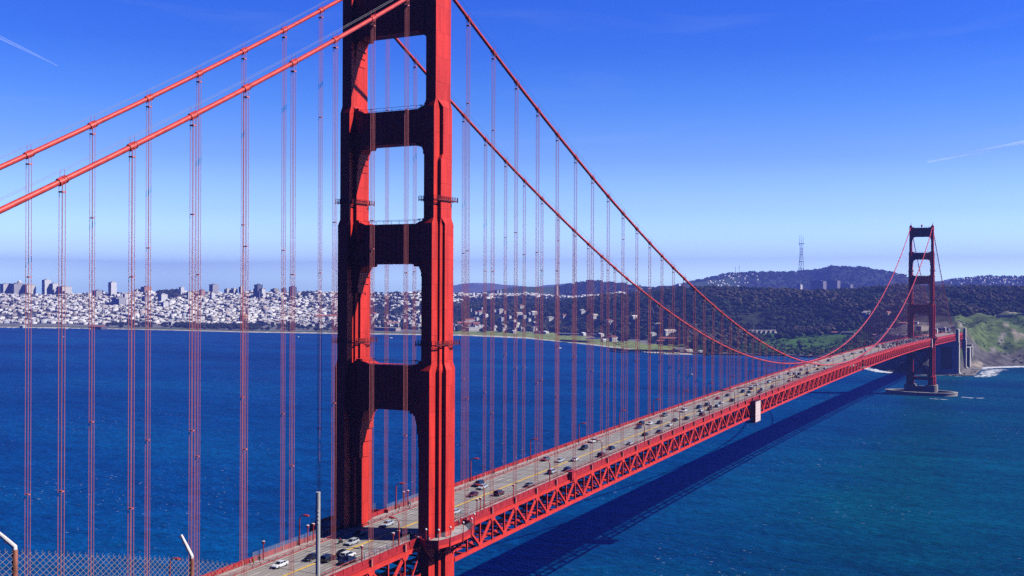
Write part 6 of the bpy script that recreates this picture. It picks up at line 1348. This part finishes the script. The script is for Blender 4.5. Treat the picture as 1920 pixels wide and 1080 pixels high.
# ------------------------------------------------------------------ foreground: fence and pole on the headland
hd_ = MB(); GP_ = [(157, -258, 138.6), (152.6, -242.5, 137.75), (152.13, -239.34, 137.15), (151.52, -235.72, 136.15), (151.4, -232.0, 134.9), (149, -227, 132.6)]
V = []; nn = len(GP_)
for off, dz in ((-9, -7.5), (-2.2, -1.1), (0, -.12), (6, .2), (26, 1.0), (60, 2.0)):
    for p in GP_: V.append((p[0] + off * .93, p[1] + off * .36, p[2] + dz if off < 10 else min(p[2] + dz, 140.)))
F = [(r * nn + c, r * nn + c + 1, (r + 1) * nn + c + 1, (r + 1) * nn + c) for r in range(5) for c in range(nn - 1)]
tag(hd_.add(V, F).build('terrain', mat('headland_soil', (.16, .13, .08), .95, var=.4, scale=.6, bump=.5)), 'dry headland slope below the viewpoint', 'terrain', kind='structure')
RUST = mat('rusty_post', (.36, .13, .09), .8, var=.6, scale=9, bump=.3, stretch=(1, 1, .5)); WHITEP = mat('white_painted_arm', (.78, .75, .70), .6, var=.12, scale=12)
fn = thing('chain_link_fence', 'rusty chain link fence across the lower left corner', 'fence')
top = [(152.45, -241.42, 139.60), (152.13, -239.34, 139.05), (151.52, -235.72, 138.06), (151.46, -232.38, 137.01)]
HF = 1.75
def fpt(s_):
    i = min(int(s_), 2); f_ = s_ - i; return Vector([top[i][k] + (top[i + 1][k] - top[i][k]) * f_ for k in range(3)])
for i, (p, arm) in enumerate(zip(top[1:3], ((-.33, -.04, .19), (-.20, -.02, .31)))):
    MB().tube([(p[0], p[1], p[2] - 2.1), (p[0], p[1], p[2] + .02)], (.034 if i == 0 else .032), 14).build('post', RUST, fn, smooth=False)
    a0 = Vector((p[0], p[1], p[2] - .02)); am = MB()
    am.tube([a0, a0 + Vector((0, 0, .07)), a0 + Vector((0, 0, .07)) + Vector(arm) * .5, a0 + Vector((0, 0, .07)) + Vector(arm)], [.031, .030, .028, .020], 10)
    ar_ = am.build('arm', WHITEP, fn); nt2 = MB(); [nt2.cbox(a0 + Vector((0, 0, .07)) + Vector(arm) * q, .014, .10, .014) for q in (.3, .62, .93)]; nt2.build('wire_clip', M_DARK, ar_)
wm_ = MB(); seg_len = [(Vector(top[i + 1]) - Vector(top[i])).length for i in range(3)]
cell = .118; ch = .078
for i in range(3):
    a_, b_ = Vector(top[i]), Vector(top[i + 1]); L = seg_len[i]; hor = (b_ - a_) / L; n = int(L / cell); nv = int(HF / ch)
    nrm = hor.cross(Vector((0, 0, 1))).normalized()
    for j in range(-nv, n + 1):
        for sg in (1, -1):
            s0 = j * cell; z0 = -HF; s1_ = s0 + HF * cell / ch; z1 = 0.
            if sg < 0: s0, s1_ = s1_, s0
            # clip to the panel
            def cl(u0, v0, u1, v1):
                t0, t1 = 0., 1.; du = u1 - u0
                for lo, hi in ((0, L),):
                    ta, tb = (lo - u0) / du, (hi - u0) / du; ta, tb = min(ta, tb), max(ta, tb); t0, t1 = max(t0, ta), min(t1, tb)
                return None if t0 >= t1 else (u0 + du * t0, v0 + (v1 - v0) * t0, u0 + du * t1, v0 + (v1 - v0) * t1)
            c_ = cl(s0, z0, s1_, z1)
            if not c_: continue
            p = a_ + hor * c_[0] + Vector((0, 0, c_[1])) + nrm * .003 * sg; q = a_ + hor * c_[2] + Vector((0, 0, c_[3])) + nrm * .003 * sg
            wm_.tube([p, q], .0026, 3, cap=False)
    for j in range(n):
        p = a_ + hor * (j * cell); wm_.tube([p, p + Vector((0, 0, .03)) + hor * .02], .0026, 3, cap=False)
wm_.build('mesh_wire', mat('galvanised_mesh', (.33, .26, .20), .55, metal=.2), fn)
po = thing('steel_pole', 'tall bare grey steel pole standing in front of the bridge road', 'pole', (148.63, -228.77, 133.34))
pb = MB(); pb.tube([(0, 0, 0), (0, 0, 4.30)], .050, 16, cap=False); pb.tube([(0, 0, 4.30), (0, 0, 4.32)], .053, 16); pb.build('pole_tube', mat('galvanised_pole', (.52, .52, .52), .5, metal=.15, var=.1, scale=8), po)
st = MB(); [st.cbox((.045, -.045, 3.9 - q * .09), .03, .03, .03, .78) for q in range(4)]; st.build('sticker', M_CAP, po)

# contrails, high above the haze
def contrail(label, p0, p1, r0, r1):
    m = bpy.data.materials.get('contrail')
    if not m:
        m = bpy.data.materials.new('contrail'); m.use_nodes = True; t = m.node_tree; t.nodes.clear(); o = t.nodes.new('ShaderNodeOutputMaterial')
        d = t.nodes.new('ShaderNodeBsdfTranslucent'); d.inputs[0].default_value = (.95, .95, .95, 1); d2 = t.nodes.new('ShaderNodeBsdfDiffuse'); d2.inputs[0].default_value = (.95, .95, .95, 1)
        ad = t.nodes.new('ShaderNodeAddShader'); t.links.new(d.outputs[0], ad.inputs[0]); t.links.new(d2.outputs[0], ad.inputs[1])
        tr = t.nodes.new('ShaderNodeBsdfTransparent'); mx = t.nodes.new('ShaderNodeMixShader'); mx.inputs[0].default_value = .085
        t.links.new(tr.outputs[0], mx.inputs[1]); t.links.new(ad.outputs[0], mx.inputs[2]); t.links.new(mx.outputs[0], o.inputs[0])
    tag(MB().tube([p0, Vector(p0).lerp(Vector(p1), .5), p1], [r0, (r0 + r1) * .5, r1], 20).build('contrail', m, smooth=True), label, 'contrail')
contrail('thin white contrail high at the upper left', (-26628.0, 19749.0, 7243.0), (-24901.0, 20632.0, 6291.0), 55, 12)
contrail('faint white contrail in the sky at the right', (-3107.0, 31786.0, 3713.0), (-638.0, 33050.0, 4280.0), 30, 60)

# ------------------------------------------------------------------ air
hz = bpy.data.materials.new('haze'); hz.use_nodes = True; t = hz.node_tree; t.nodes.clear()
o_ = t.nodes.new('ShaderNodeOutputMaterial'); v_ = t.nodes.new('ShaderNodeVolumePrincipled')
v_.inputs['Color'].default_value = (.19, .28, 1.0, 1); v_.inputs['Density'].default_value = HAZE_D; v_.inputs['Anisotropy'].default_value = .0
t.links.new(v_.outputs[0], o_.inputs['Volume'])
tag(MB().box(-16000, 4000, -620, 16000, -16, 590).build('haze', hz), 'thin blue sea haze over the bay', 'haze', kind='stuff')
